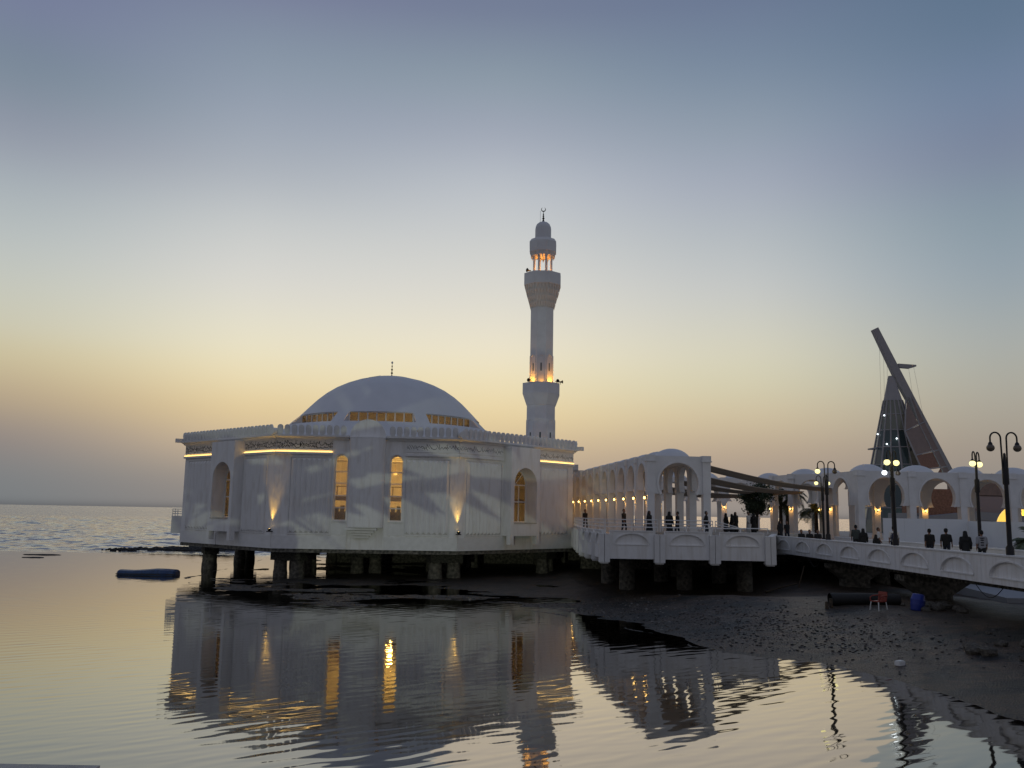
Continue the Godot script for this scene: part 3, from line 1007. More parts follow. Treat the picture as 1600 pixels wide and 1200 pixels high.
func build_dome(t: Node3D) -> void:
	var prof := dome_profile()
	# rows: profile points run bottom to top; the window slot lies between 12.95 and 14.15
	var shell := MB.new()
	var cut := deg_to_rad(18.7)
	var y_lo := 13.05
	var y_hi := 14.02
	var m := prof.size()
	for k in 8:
		var mid := k * PI / 4
		var stops := []
		for i in 3: stops.append(mid - PI / 8 + (PI / 8 - cut) * i / 2.0)
		for i in range(1, 11): stops.append(mid - cut + 2 * cut * i / 10.0)
		stops.append(mid + cut + (PI / 8 - cut) * 0.5)
		stops.append(mid + PI / 8)
		for s in stops.size() - 1:
			var a: float = stops[s]
			var b: float = stops[s + 1]
			var inside: bool = absf((a + b) * 0.5 - mid) < cut
			var da := Vector3(sin(a), 0, cos(a))
			var db := Vector3(sin(b), 0, cos(b))
			for i in m - 1:
				var r0: Vector2 = prof[i]
				var r1: Vector2 = prof[i + 1]
				if inside and r0.y > y_lo - 0.01 and r1.y < y_hi + 0.01: continue
				var d0: Vector2 = (prof[mini(i + 1, m - 1)] - prof[maxi(i - 1, 0)]).normalized()
				var d1: Vector2 = (prof[mini(i + 2, m - 1)] - prof[i]).normalized()
				var va := da * r0.x + Vector3.UP * r0.y
				var vb := db * r0.x + Vector3.UP * r0.y
				var vd := db * r1.x + Vector3.UP * r1.y
				var ve := da * r1.x + Vector3.UP * r1.y
				var na := (da * d0.y - Vector3.UP * d0.x).normalized()
				var nb := (db * d0.y - Vector3.UP * d0.x).normalized()
				var nd := (db * d1.y - Vector3.UP * d1.x).normalized()
				var ne := (da * d1.y - Vector3.UP * d1.x).normalized()
				shell.p(va, vb, vd, na, nb, nd)
				if r1.x > 0.001: shell.p(va, vd, ve, na, nd, ne)
		# reveal of the slot
		var x := Transform3D(Basis(Vector3(cos(mid), 0, -sin(mid)), Vector3.UP, Vector3(sin(mid), 0, cos(mid))), Vector3.ZERO)
		var dp := 8.2
		var lo_r := 9.84
		var hi_r := 8.75
		for i in 10:
			var a := -cut + 2 * cut * i / 10.0
			var b := -cut + 2 * cut * (i + 1) / 10.0
			var wa := 2.86 * sin(a) / sin(cut)
			var wb := 2.86 * sin(b) / sin(cut)
			shell.quad(x * Vector3(wa, y_lo, dp), x * Vector3(lo_r * sin(a), y_lo, lo_r * cos(a)), x * Vector3(lo_r * sin(b), y_lo, lo_r * cos(b)), x * Vector3(wb, y_lo, dp))
			shell.quad(x * Vector3(hi_r * sin(a), y_hi, hi_r * cos(a)), x * Vector3(wa, y_hi, dp), x * Vector3(wb, y_hi, dp), x * Vector3(hi_r * sin(b), y_hi, hi_r * cos(b)))
		for s in [-1.0, 1.0]:
			var c: float = s * cut
			shell.quad(x * Vector3(s * 2.86, y_lo, dp), x * Vector3(lo_r * sin(c), y_lo, lo_r * cos(c)), x * Vector3(hi_r * sin(c), y_hi, hi_r * cos(c)), x * Vector3(s * 2.86, y_hi, dp))
		if k in [0, 1, 7, 2, 6]:
			var fr := MB.new()
			for i in 8:
				var u := -2.82 + 5.64 * i / 7.0
				fr.box(Vector3(u - 0.05, y_lo, dp), Vector3(u + 0.05, y_hi, dp + 0.1), x)
			fr.box(Vector3(-2.82, y_hi - 0.07, dp), Vector3(2.82, y_hi, dp + 0.09), x)
			fr.box(Vector3(-2.82, y_lo, dp), Vector3(2.82, y_lo + 0.07, dp + 0.09), x)
			var win := part(t, "dome_window", fr, M.metal_white)
			for i in 7:
				var u := -2.82 + 5.64 * i / 7.0
				var g := MB.new()
				g.box(Vector3(u + 0.05, y_lo + 0.07, dp + 0.03), Vector3(u + 0.5 + 0.255, y_hi - 0.07, dp + 0.045), x)
				part(win, "pane", g, M.amber_pane)
		else:
			shell.quad(x * Vector3(-2.86, y_lo, dp), x * Vector3(2.86, y_lo, dp), x * Vector3(2.86, y_hi, dp), x * Vector3(-2.86, y_hi, dp))
	part(t, "dome", shell, M.dome)
	# raised arris down one side of the dome
	var ar := MB.new()
	var line := []
	for i in range(m - 4, m - 1):
		var r: Vector2 = prof[i]
		line.append(Vector3(sin(-0.6) * r.x, r.y + 0.01, cos(-0.6) * r.x))
	ar.tube(line, [0.03], 5)
	part(t, "seam_bead", ar, M.trim)
	var fin := MB.new()
	fin.lathe([Vector2(0.14, 18.35), Vector2(0.1, 18.5), Vector2(0.05, 18.6), Vector2(0.04, 18.7), Vector2(0.13, 18.8), Vector2(0.04, 18.9), Vector2(0.04, 19.05), Vector2(0.11, 19.15), Vector2(0.03, 19.25), Vector2(0.03, 19.4), Vector2(0.08, 19.5), Vector2(0.02, 19.58), Vector2(0.02, 19.75)], 10)
	var tip := MB.new()
	tip.ball(Vector3(0, 19.85, 0), Vector3(0.1, 0.13, 0.1), 12, 8)
	part(t, "finial_ball", tip, M.trim)
	part(t, "finial", fin, M.bronze)
	omni(t, Vector3(0, 12.6, 0), Color(1.0, 0.7, 0.32), 3.0, 0.3)
	var b := MB.new()
	b.ball(Vector3(0, 12.6, 0), Vector3(0.22, 0.2, 0.22), 10, 6)
	part(t, "dome_lamp_bulb", b, M.crystal)
	var rod := MB.new()
	rod.tube([Vector3(0, 12.8, 0), Vector3(0, 18.3, 0)], [0.03], 5)
	part(t, "dome_lamp_rod", rod, M.gold)

# ---------------------------------------------------------------- the minaret
func octo(r_flat: float) -> float:
	return r_flat / cos(PI / 8)

func octo_ring(o: Transform3D, pts: Array) -> MB:
	var mb := MB.new()
	var pr := []
	for a in pts: pr.append(Vector2(octo(a[0]), a[1]))
	mb.lathe(pr, 8, o, false)
	return mb

func build_minaret() -> void:
	var t := thing("minaret", "tall white octagonal minaret with two balconies and a lit lantern top", "minaret", Vector3(3.3, 0, -100), deg_to_rad(-4))
	var o := Transform3D(Basis(Vector3.UP, PI / 8), Vector3.ZERO)
	part(t, "lower_shaft", octo_ring(o, [[1.56, 3.0], [1.56, 17.25]]), M.white)
	part(t, "lower_balcony", octo_ring(o, [[1.56, 17.25], [1.62, 17.3], [2.05, 18.55], [2.05, 19.75], [1.9, 19.75], [1.9, 19.0], [1.2, 19.0]]), M.white)
	part(t, "upper_shaft", octo_ring(o, [[1.27, 19.0], [1.27, 28.4]]), M.white)
	part(t, "upper_balcony", octo_ring(o, [[2.03, 31.0], [2.06, 31.05], [2.06, 32.4], [1.9, 32.4], [1.9, 31.9], [0.0, 31.9]]), M.white)
	part(t, "lantern_cap", octo_ring(o, [[1.1, 34.5], [1.3, 34.55], [1.38, 34.9], [1.5, 35.0], [1.52, 36.2], [1.3, 36.55], [0.95, 36.62]]), M.white)
	var ceil := MB.new()
	ceil.lathe([Vector2(0.0, 34.62), Vector2(0.9, 34.6), Vector2(1.18, 34.52)], 16, o)
	part(t, "lantern_ceiling", ceil, M.white)
	# stalactite tiers under the upper balcony and the cap
	for tier in 4:
		var mb := MB.new()
		var y := 28.3 + tier * 0.7
		var r := 1.36 + tier * 0.19
		mb.lathe([Vector2(octo(r - 0.12), y), Vector2(octo(r - 0.02), y + 0.7)], 8, o, false)
		for i in 32:
			var a := TAU * (i + 0.5 * (tier % 2)) / 32
			var rr := r / maxf(cos(fposmod(a + PI / 8, PI / 4) - PI / 8), 0.5)
			var x := Transform3D(Basis(Vector3.UP, a), Vector3(sin(a), 0, cos(a)) * (rr - 0.02))
			var w := 0.13 + tier * 0.018
			var A := x * Vector3(-w, y + 0.7, 0.12)
			var B := x * Vector3(w, y + 0.7, 0.12)
			var P := x * Vector3(0, y + 0.02, -0.02)
			var C := x * Vector3(-w, y + 0.7, -0.1)
			var D := x * Vector3(w, y + 0.7, -0.1)
			mb.tri(P, B, A)
			mb.tri(P, A, C)
			mb.tri(P, D, B)
			mb.quad(A, B, D, C)
		part(t, "stalactite_tier", mb, M.cream)
	var capt := MB.new()
	for i in 16:
		var a := TAU * i / 16
		var x := Transform3D(Basis(Vector3.UP, a), Vector3(sin(a), 0, cos(a)) * 1.32)
		capt.tri(x * Vector3(0, 34.2, 0), x * Vector3(0.22, 35.0, 0.14), x * Vector3(-0.22, 35.0, 0.14))
		capt.tri(x * Vector3(0, 34.2, 0), x * Vector3(-0.22, 35.0, 0.14), x * Vector3(-0.1, 34.9, -0.1))
		capt.tri(x * Vector3(0, 34.2, 0), x * Vector3(0.1, 34.9, -0.1), x * Vector3(0.22, 35.0, 0.14))
	part(t, "stalactite_tier", capt, M.cream)
	for i in 8:
		var a := TAU * (i + 0.5) / 8
		var c := MB.new()
		c.lathe([Vector2(0.17, 31.9), Vector2(0.13, 32.1), Vector2(0.12, 34.2), Vector2(0.2, 34.55)], 10, Transform3D(Basis.IDENTITY, Vector3(sin(a), 0, cos(a)) * 1.06))
		part(t, "lantern_column", c, M.white)
	var dm := MB.new()
	dm.lathe([Vector2(0.92, 36.55), Vector2(0.92, 37.8), Vector2(0.88, 38.1), Vector2(0.75, 38.4), Vector2(0.5, 38.62), Vector2(0.2, 38.73), Vector2(0.0, 38.75)], 28)
	part(t, "cupola", dm, M.dome)
	var fin := MB.new()
	fin.lathe([Vector2(0.16, 38.7), Vector2(0.1, 38.95), Vector2(0.06, 39.0), Vector2(0.16, 39.15), Vector2(0.05, 39.28), Vector2(0.12, 39.42), Vector2(0.04, 39.54), Vector2(0.09, 39.66), Vector2(0.03, 39.76), Vector2(0.03, 40.0)], 10)
	var cr := []
	for i in 17:
		var a := deg_to_rad(25.0 + 310.0 * i / 16.0)
		cr.append(Vector3(sin(a) * 0.24, 40.24 + cos(a) * 0.24, 0))
	fin.tube(cr, [0.008, 0.02, 0.03, 0.04, 0.045, 0.05, 0.055, 0.06, 0.06, 0.06, 0.055, 0.05, 0.045, 0.04, 0.03, 0.02, 0.008], 6)
	part(t, "finial", fin, M.bronze)
	var rod := MB.new()
	rod.tube([Vector3(-0.35, 38.5, 0.2), Vector3(-0.35, 40.0, 0.2)], [0.015], 5)
	part(t, "lightning_rod", rod, M.bronze)
	# slit windows in shallow arched frames
	for k in [-2, -1, 0, 1, 2]:
		var a: float = k * PI / 4
		for lev in [[1.27, 19.6, 22.6, 0.38, 21.1, 22.0, 0.075], [1.56, 12.0, 15.2, 0.5, 12.0, 14.2, 0.09]]:
			var x := Transform3D(Basis(Vector3.UP, a), Vector3(sin(a), 0, cos(a)) * lev[0])
			var poly := PackedVector2Array()
			poly.append(Vector2(-lev[3], lev[1]))
			poly.append_array(arc(0, lev[2], lev[3], PI, 0, 12))
			poly.append(Vector2(lev[3], lev[1]))
			poly.append(Vector2(lev[3] - 0.07, lev[1]))
			poly.append_array(arc(0, lev[2], lev[3] - 0.07, 0, PI, 12))
			poly.append(Vector2(-lev[3] + 0.07, lev[1]))
			var f := MB.new()
			f.prism(poly, -0.02, 0.06, x)
			var fo := part(t, "arched_frame", f, M.trim)
			var sl := MB.new()
			sl.box(Vector3(-lev[6], lev[4], -0.02), Vector3(lev[6], lev[5], 0.008), x)
			part(fo, "slit_window", sl, M.dark_glass)
	# loudspeakers on the balcony rims
	for s in [[-1.5, 32.62, 1.2, -0.9, 0.24], [-1.2, 19.95, 1.6, -0.6, 0.22], [1.75, 19.98, 0.9, 0.5, 0.2], [2.15, 19.96, 0.4, 1.35, 0.2]]:
		var mb := MB.new()
		var x := Transform3D(Basis(Vector3.UP, s[3]) * Basis(Vector3.RIGHT, PI / 2), Vector3(s[0], s[1], s[2]))
		mb.lathe([Vector2(0.05, -0.25), Vector2(0.07, 0.0), Vector2(s[4] * 0.6, 0.18), Vector2(s[4], 0.28), Vector2(s[4] * 0.9, 0.28), Vector2(0.05, 0.05)], 14, x)
		mb.tube([Vector3(s[0], s[1] - 0.3, s[2]), Vector3(s[0], s[1], s[2])], [0.03], 6)
		part(t, "loudspeaker", mb, M.black_metal)
	# lamps: hidden behind the lower parapet, inside the lantern, behind the hall roof
	for k in 8:
		var a := k * PI / 4 + 0.06
		var pos := Vector3(sin(a), 0, cos(a)) * 1.66 + Vector3.UP * 19.2
		var bl := MB.new()
		bl.ball(pos, Vector3(0.09, 0.06, 0.09), 8, 5)
		part(t, "uplight_bulb", bl, M.up_bulb)
		spot(t, pos + Vector3.UP * 0.09, Vector3.UP - Vector3(sin(a), 0, cos(a)) * 0.2, Color(1.0, 0.68, 0.25), 2.0 if k == 0 else 10.0, 40.0, 0.05, 1.0)
	for k in 4:
		var a := (k + 0.5) * PI / 2
		var pos := Vector3(sin(a), 0, cos(a)) * 0.45 + Vector3.UP * 32.1
		var bl := MB.new()
		bl.ball(pos, Vector3(0.1, 0.08, 0.1), 8, 5)
		part(t, "lantern_bulb", bl, M.up_bulb)
		omni(t, pos + Vector3.UP * 0.14, Color(1.0, 0.62, 0.2), 0.9, 0.06)
	var low := MB.new()
	low.ball(Vector3(0.3, 11.4, 2.6), Vector3(0.12, 0.1, 0.12), 8, 5)
	part(t, "uplight_bulb", low, M.up_bulb)
	var stand := MB.new()
	stand.tube([Vector3(0.3, 3.9, 2.6), Vector3(0.3, 11.32, 2.6)], [0.05], 6)
	part(t, "uplight_post", stand, M.black_metal)
	omni(t, Vector3(0.3, 11.4, 2.6), Color(1.0, 0.72, 0.35), 0.5, 0.08)

# ---------------------------------------------------------------- arcades
func sconce(parent: Node3D, at: Vector3, out_dir: Vector3, energy := 0.55) -> void:
	var x := Transform3D(Basis.looking_at(-out_dir, Vector3.UP), at)
	var mb := MB.new()
	mb.box(Vector3(-0.06, -0.1, 0.0), Vector3(0.06, 0.12, 0.08), x)
	mb.box(Vector3(-0.1, 0.12, 0.0), Vector3(0.1, 0.16, 0.22), x)
	var s := part(parent, "wall_lamp", mb, M.black_metal)
	var b := MB.new()
	b.ball(x * Vector3(0, 0.02, 0.14), Vector3(0.085, 0.1, 0.085), 10, 7)
	part(s, "bulb", b, M.warm_bulb)
	omni(parent, x * Vector3(0, 0.02, 0.14), Color(1.0, 0.72, 0.34), energy, 0.07)

func arch_panel(t: Node3D, x: Transform3D, w: float, y0: float, r: float, thick: float, size := 1.0) -> void:
	# horseshoe arch panel between two columns: x axis along the wall, z out
	var imp := y0 + 3.35 * size
	var topy := y0 + 6.7 * size
	r = minf(r * size, w * 0.5 - 0.3 * size)
	var cy := topy - 0.6 * size - r
	var dip := minf(cy - imp, r * 0.68)
	imp = cy - dip
	var a0 := -asin(dip / r)
	var poly := PackedVector2Array([Vector2(-w / 2, imp - 0.02), Vector2(-w / 2, topy), Vector2(w / 2, topy), Vector2(w / 2, imp - 0.02)])
	poly.append(Vector2(r * cos(a0) - 0.14, imp - 0.02))
	poly.append_array(arc(0, cy, r, a0, PI - a0, 26))
	poly.append(Vector2(-r * cos(a0) + 0.14, imp - 0.02))
	var mb := MB.new()
	mb.prism(poly, -thick * 0.5, thick * 0.5, x)
	var p_ := part(t, "arch", mb, M.white)
	var ring := arc(0, cy, r + 0.16, a0, PI - a0, 26)
	ring.append_array(arc(0, cy, r + 0.01, PI - a0, a0, 26))
	var rm := MB.new()
	rm.prism(ring, thick * 0.5 + 0.003, thick * 0.5 + 0.05, x)
	part(p_, "archivolt", rm, M.trim)

func column(t: Node3D, at: Vector2, y0: float, yaw: float, size := 1.0) -> void:
	var x := Transform3D(Basis(Vector3.UP, yaw).scaled(Vector3.ONE * size), Vector3(at.x, y0, at.y))
	var mb := MB.new()
	mb.box(Vector3(-0.33, -0.45, -0.33), Vector3(0.33, 3.4, 0.33), x)
	mb.box(Vector3(-0.38, -0.45, -0.38), Vector3(0.38, 0.35, 0.38), x)
	mb.box(Vector3(-0.36, 3.4, -0.36), Vector3(0.36, 6.72, 0.36), x)
	var c := part(t, "column", mb, M.white)
	var b := MB.new()
	b.box(Vector3(-0.46, 6.2, -0.46), Vector3(0.46, 6.3, 0.46), x)
	b.box(Vector3(-0.4, 6.3, -0.4), Vector3(0.4, 6.76, 0.4), x)
	part(c, "cap", b, M.trim)

# points along the outer side; the arcade's depth lies to the left of the walk from first to last when inward is +1
func arcade(t: Node3D, pts: Array, depth: float, inward: float, y0: float, ends: Array, lamps: Array, dome_r := 1.75, size := 1.0) -> void:
	var inner := []
	for i in pts.size():
		var d: Vector2 = (pts[mini(i + 1, pts.size() - 1)] - pts[maxi(i - 1, 0)]).normalized()
		var nn := Vector2(-d.y, d.x) * inward
		inner.append(pts[i] + nn * depth)
	for i in pts.size() - 1:
		for side in 2:
			var a: Vector2 = pts[i] if side == 0 else inner[i]
			var b: Vector2 = pts[i + 1] if side == 0 else inner[i + 1]
			var d := (b - a).normalized()
			var ux := Vector3(d.x, 0, d.y)
			var out_ := Vector3(d.y, 0, -d.x) * inward
			if side == 1: out_ = -out_
			if ux.cross(Vector3.UP).dot(out_) < 0: ux = -ux
			var x := Transform3D(Basis(ux, Vector3.UP, out_), Vector3((a.x + b.x) / 2, 0, (a.y + b.y) / 2))
			arch_panel(t, x, a.distance_to(b) - 0.7 * size, y0, 1.85, 0.45 * size, size)
		# roof and dome of the bay
		var c0: Vector2 = (pts[i] + pts[i + 1] + inner[i] + inner[i + 1]) / 4
		var roof := MB.new()
		var hl := [pts[i], pts[i + 1], inner[i + 1], inner[i]]
		var cen := c0
		var up := Vector3.UP * (y0 + 6.45 * size)
		var cor := []
		for h in hl: cor.append(Vector3(h.x, 0, h.y))
		roof.quad(cor[0] + up, cor[1] + up, cor[2] + up, cor[3] + up)
		var under := Vector3.UP * (y0 + 6.2 * size)
		roof.quad(cor[3] + under, cor[2] + under, cor[1] + under, cor[0] + under)
		part(t, "roof", roof, M.cream)
		var dm := MB.new()
		var rr := minf(dome_r, pts[i].distance_to(pts[i + 1]) * 0.46)
		var prof := []
		for k in 9:
			var an := deg_to_rad(12.0 + 78.0 * k / 8.0)
			prof.append(Vector2(rr * cos(an) / cos(deg_to_rad(12)), y0 + 6.3 * size + (sin(an) - sin(deg_to_rad(12))) * rr * 0.82))
		dm.lathe(prof, 26, Transform3D(Basis.IDENTITY, Vector3(cen.x, 0, cen.y)))
		part(t, "dome", dm, M.dome)
	for e in ends:
		var i: int = 0 if e == 0 else pts.size() - 1
		var a: Vector2 = pts[i]
		var b: Vector2 = inner[i]
		var d := (b - a).normalized()
		var along: Vector2 = (pts[0] - pts[1]).normalized() if e == 0 else (pts[-1] - pts[-2]).normalized()
		var out_ := Vector3(along.x, 0, along.y)
		out_ = (out_ - Vector3(d.x, 0, d.y) * out_.dot(Vector3(d.x, 0, d.y))).normalized()
		var ux := Vector3(d.x, 0, d.y)
		if ux.cross(Vector3.UP).dot(out_) < 0: ux = -ux
		arch_panel(t, Transform3D(Basis(ux, Vector3.UP, out_), Vector3((a.x + b.x) / 2, 0, (a.y + b.y) / 2)), a.distance_to(b) - 0.7 * size, y0, 1.8, 0.45 * size, size)
	for i in pts.size():
		var d: Vector2 = (pts[mini(i + 1, pts.size() - 1)] - pts[maxi(i - 1, 0)]).normalized()
		var yaw := atan2(d.x, d.y)
		column(t, pts[i], y0, yaw, size)
		column(t, inner[i], y0, yaw, size)
		if lamps.has(i):
			var o := Vector2(d.y, -d.x) * inward
			sconce(t, Vector3(pts[i].x + o.x * 0.34 * size, y0 + 2.93 * size, pts[i].y + o.y * 0.34 * size), Vector3(o.x, 0, o.y))
		if lamps.has(i + 100):
			var o := Vector2(d.y, -d.x) * inward
			sconce(t, Vector3(inner[i].x + o.x * 0.34, y0 + 2.93, inner[i].y + o.y * 0.34), Vector3(o.x, 0, o.y), 0.8)

func build_arcades() -> void:
	var t := thing("arcade", "long white arcade of horseshoe arches with a lamp on every column", "arcade")
	var pts := []
	for i in 11: pts.append(Vector2(9.84, -63.4).lerp(Vector2(6.56, -96.0), i / 10.0))
	arcade(t, pts, 4.03, 1.0, 4.2, [0], [0, 1, 2, 3, 4, 5, 6, 7, 8, 9, 10], 1.5, 0.79)
	var r := thing("arcade", "white domed arcade of wide horseshoe arches behind the footbridge hoarding", "arcade")
	var rp := []
	for x in [34.5, 39.8, 45.1, 50.4, 55.7, 61.0]: rp.append(Vector2(x, -89.0 - (x - 34.5) * 0.1))
	arcade(r, rp, 7.0, -1.0, 3.35, [0], [100, 101, 102], 2.0)
	var l := thing("arcade", "short white arcade of two bays with palms growing behind it", "arcade")
	arcade(l, [Vector2(30.4, -104.0), Vector2(31.1, -99.2), Vector2(34.6, -96.4)], 6.0, -1.0, 3.35, [], [0, 1, 100, 101], 1.9)
	var b := thing("arcade", "distant white arcade closing the court beyond the fabric canopies", "arcade")
	var bp := []
	for i in 6: bp.append(Vector2(19.5, -118.0).lerp(Vector2(40.0, -115.5), i / 5.0))
	arcade(b, bp, 5.0, -1.0, 3.6, [], [0, 1, 2, 3, 4], 1.9)
	# plain block linking hall and arcade
	var k := MB.new()
	k.box(Vector3(3.7, 3.0, -105.0), Vector3(9.9, 10.0, -97.0))
	k.box(Vector3(3.3, 10.0, -105.3), Vector3(7.3, 10.6, -96.8))
	top("link_block", k, M.cream, "plain pale flat-roofed block at the far end of the long arcade", "building")

# ---------------------------------------------------------------- terrace and bridge
func recessed_panel(t: Node3D, a: Vector3, b: Vector3, y0: float, y1: float, r: float, chord: float, rise: float, called := "panel") -> void:
	# slab from a to b (outer face on the side of +z local) with a sunk half-disc
	var d := (b - a)
	d.y = 0.0
	var w := d.length()
	var ux := d.normalized()
	var x := Transform3D(Basis(ux, Vector3.UP, ux.cross(Vector3.UP)), Vector3(a.x, 0, a.z))
	var mb := MB.new()
	arch_wall(mb, x, 0, w, y0, y1, [[w / 2, r, chord, chord, rise]], 0.0, 0.1)
	mb.box(Vector3(0, y0, -0.18), Vector3(w, y1, -0.001), x)
	var o := part(t, called, mb, M.wall)
	var cap := MB.new()
	cap.box(Vector3(0, y1, -0.2), Vector3(w, y1 + 0.07, 0.14), x)
	part(o, "coping", cap, M.trim)
	var ring := PackedVector2Array()
	for q in arc(0, 0, 1.0, 0, PI, 18): ring.append(Vector2(w / 2 + q.x * (r + 0.06), chord + q.y * (rise + 0.06)))
	for q in arc(0, 0, 1.0, PI, 0, 18): ring.append(Vector2(w / 2 + q.x * r, chord + q.y * rise))
	var rm := MB.new()
	rm.prism(ring, 0.101, 0.13, x)
	rm.box(Vector3(w / 2 - r, chord - 0.05, 0.101), Vector3(w / 2 + r, chord - 0.003, 0.135), x)
	part(o, "arch_moulding", rm, M.trim)

func terrace_post(t: Node3D, p: Vector3, yaw: float) -> void:
	var x := Transform3D(Basis(Vector3.UP, yaw), p)
	var mb := MB.new()
	for s in [-0.32, 0.015]:
		mb.box(Vector3(s, 2.47, -0.24), Vector3(s + 0.305, 4.16, 0.27), x)
	mb.box(Vector3(-0.24, 2.39, -0.18), Vector3(0.24, 2.47, 0.2), x)
	part(t, "post", mb, M.white)

func railing(t: Node3D, a: Vector3, b: Vector3, y0: float, heights: Array) -> void:
	var mb := MB.new()
	for h in heights:
		mb.tube([a + Vector3.UP * (y0 + h[0]), b + Vector3.UP * (y0 + h[1])], [0.028], 6)
	var l := a.distance_to(b)
	var cnt := maxi(1, roundi(l / 1.35))
	for i in cnt + 1:
		var q := a.lerp(b, float(i) / cnt)
		var hh := lerpf(heights[-1][0], heights[-1][1], float(i) / cnt)
		mb.tube([q + Vector3.UP * y0, q + Vector3.UP * (y0 + hh)], [0.025], 6)
	part(t, "rail_section", mb, M.metal_white)

func build_terrace() -> void:
	var dk := MB.new()
	var outline := PackedVector2Array([Vector2(5.9, -55.5), Vector2(15.75, -55.5), Vector2(20.0, -69.9), Vector2(20.0, -74.0), Vector2(29.5, -84.0), Vector2(29.5, -126.0), Vector2(4.0, -126.0), Vector2(4.0, -84.0), Vector2(5.75, -81.2), Vector2(5.3, -64.2)])
	dk.prism(outline, -3.9, -3.3, Transform3D(Basis(Vector3.RIGHT, Vector3.BACK, Vector3.DOWN), Vector3.ZERO))
	tag(part(self, "terrace_pavement", dk, M.pale_stone), "", "", "", "structure")
	var pl := MB.new()
	var out2 := PackedVector2Array([Vector2(20.02, -70.0), Vector2(25.2, -70.0), Vector2(25.2, -62.0), Vector2(75.0, -62.0), Vector2(75.0, -150.0), Vector2(29.52, -150.0), Vector2(29.52, -84.0), Vector2(20.02, -74.0)])
	pl.prism(out2, -3.3, -2.5, Transform3D(Basis(Vector3.RIGHT, Vector3.BACK, Vector3.DOWN), Vector3.ZERO))
	tag(part(self, "plaza_pavement", pl, M.pale_stone), "", "", "", "structure")
	var t := thing("terrace_parapet", "white terrace parapet with sunken half-round panels and square posts", "parapet")
	var c := [Vector3(5.77, 0, -55.3), Vector3(9.12, 0, -55.3), Vector3(12.48, 0, -55.3), Vector3(15.84, 0, -55.3)]
	for i in 3:
		recessed_panel(t, c[i] + Vector3(0.33, 0, 0), c[i + 1] - Vector3(0.33, 0, 0), 2.68, 4.31, 1.03, 3.55, 0.63)
	for q in c: terrace_post(t, q, 0.0)
	var s := [Vector3(5.75, 0, -80.6), Vector3(5.55, 0, -75.0), Vector3(5.35, 0, -69.5), Vector3(5.17, 0, -64.0), Vector3(5.33, 0, -61.1), Vector3(5.53, 0, -58.3), Vector3(5.77, 0, -55.3)]
	for i in 6:
		var d: Vector3 = (s[i + 1] - s[i]).normalized()
		recessed_panel(t, s[i] + d * 0.25, s[i + 1] - d * 0.33, 2.68, 4.31, 0.85, 3.53, 0.63)
		terrace_post(t, s[i], -PI / 2 - 0.06)
	var e := [Vector3(15.84, 0, -55.7), Vector3(18.1, 0, -62.7), Vector3(20.25, 0, -69.5)]
	for i in 2:
		recessed_panel(t, e[i + 1], e[i], 2.68, 4.0, 1.03, 3.2, 0.6)
	var r := thing("terrace_railing", "white tubular railing of horizontal bars on the terrace edge", "railing")
	var hs := [[0.24, 0.24], [0.46, 0.46], [0.68, 0.68]]
	for i in 2: railing(r, c[i] + Vector3(0.08, 0, -0.04), c[i + 1] - Vector3(0.08, 0, 0.04), 4.35, hs)
	railing(r, c[2] + Vector3(0.08, 0, -0.04), c[2] + Vector3(1.6, 0, -0.04), 4.35, [[0.24, 0.24], [0.46, 0.24], [0.68, 0.28]])
	railing(r, c[2] + Vector3(1.62, 0, -0.04), c[3] - Vector3(0.08, 0, 0.04), 4.35, [[0.27, 0.27]])
	for i in 6: railing(r, s[i] + Vector3(0, 0, 0.04), s[i + 1] - Vector3(0, 0, 0.08), 4.35, hs)
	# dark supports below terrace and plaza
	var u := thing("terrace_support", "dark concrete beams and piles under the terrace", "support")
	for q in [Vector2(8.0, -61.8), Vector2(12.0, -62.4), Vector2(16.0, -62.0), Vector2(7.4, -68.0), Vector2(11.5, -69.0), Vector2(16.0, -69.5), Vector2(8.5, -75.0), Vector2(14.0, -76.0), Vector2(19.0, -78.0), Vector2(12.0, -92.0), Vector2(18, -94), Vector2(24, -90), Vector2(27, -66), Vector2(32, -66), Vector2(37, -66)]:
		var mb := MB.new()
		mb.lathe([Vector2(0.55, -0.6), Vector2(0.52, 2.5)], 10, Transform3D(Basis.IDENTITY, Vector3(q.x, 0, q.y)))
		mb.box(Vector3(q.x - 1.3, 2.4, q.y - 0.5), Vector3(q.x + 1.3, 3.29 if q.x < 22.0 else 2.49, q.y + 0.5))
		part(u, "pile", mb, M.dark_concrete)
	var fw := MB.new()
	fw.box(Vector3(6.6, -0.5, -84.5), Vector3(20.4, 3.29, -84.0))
	part(u, "added_light_block", fw, M.dark_concrete)  # added wall, there to keep the space below the terrace dark
	# added wall far behind, shutting out light so the space under the decks stays dark
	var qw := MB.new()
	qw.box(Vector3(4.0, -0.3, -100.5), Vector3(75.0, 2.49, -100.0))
	tag(part(self, "added_back_wall", qw, M.dark_concrete), "", "", "", "structure")

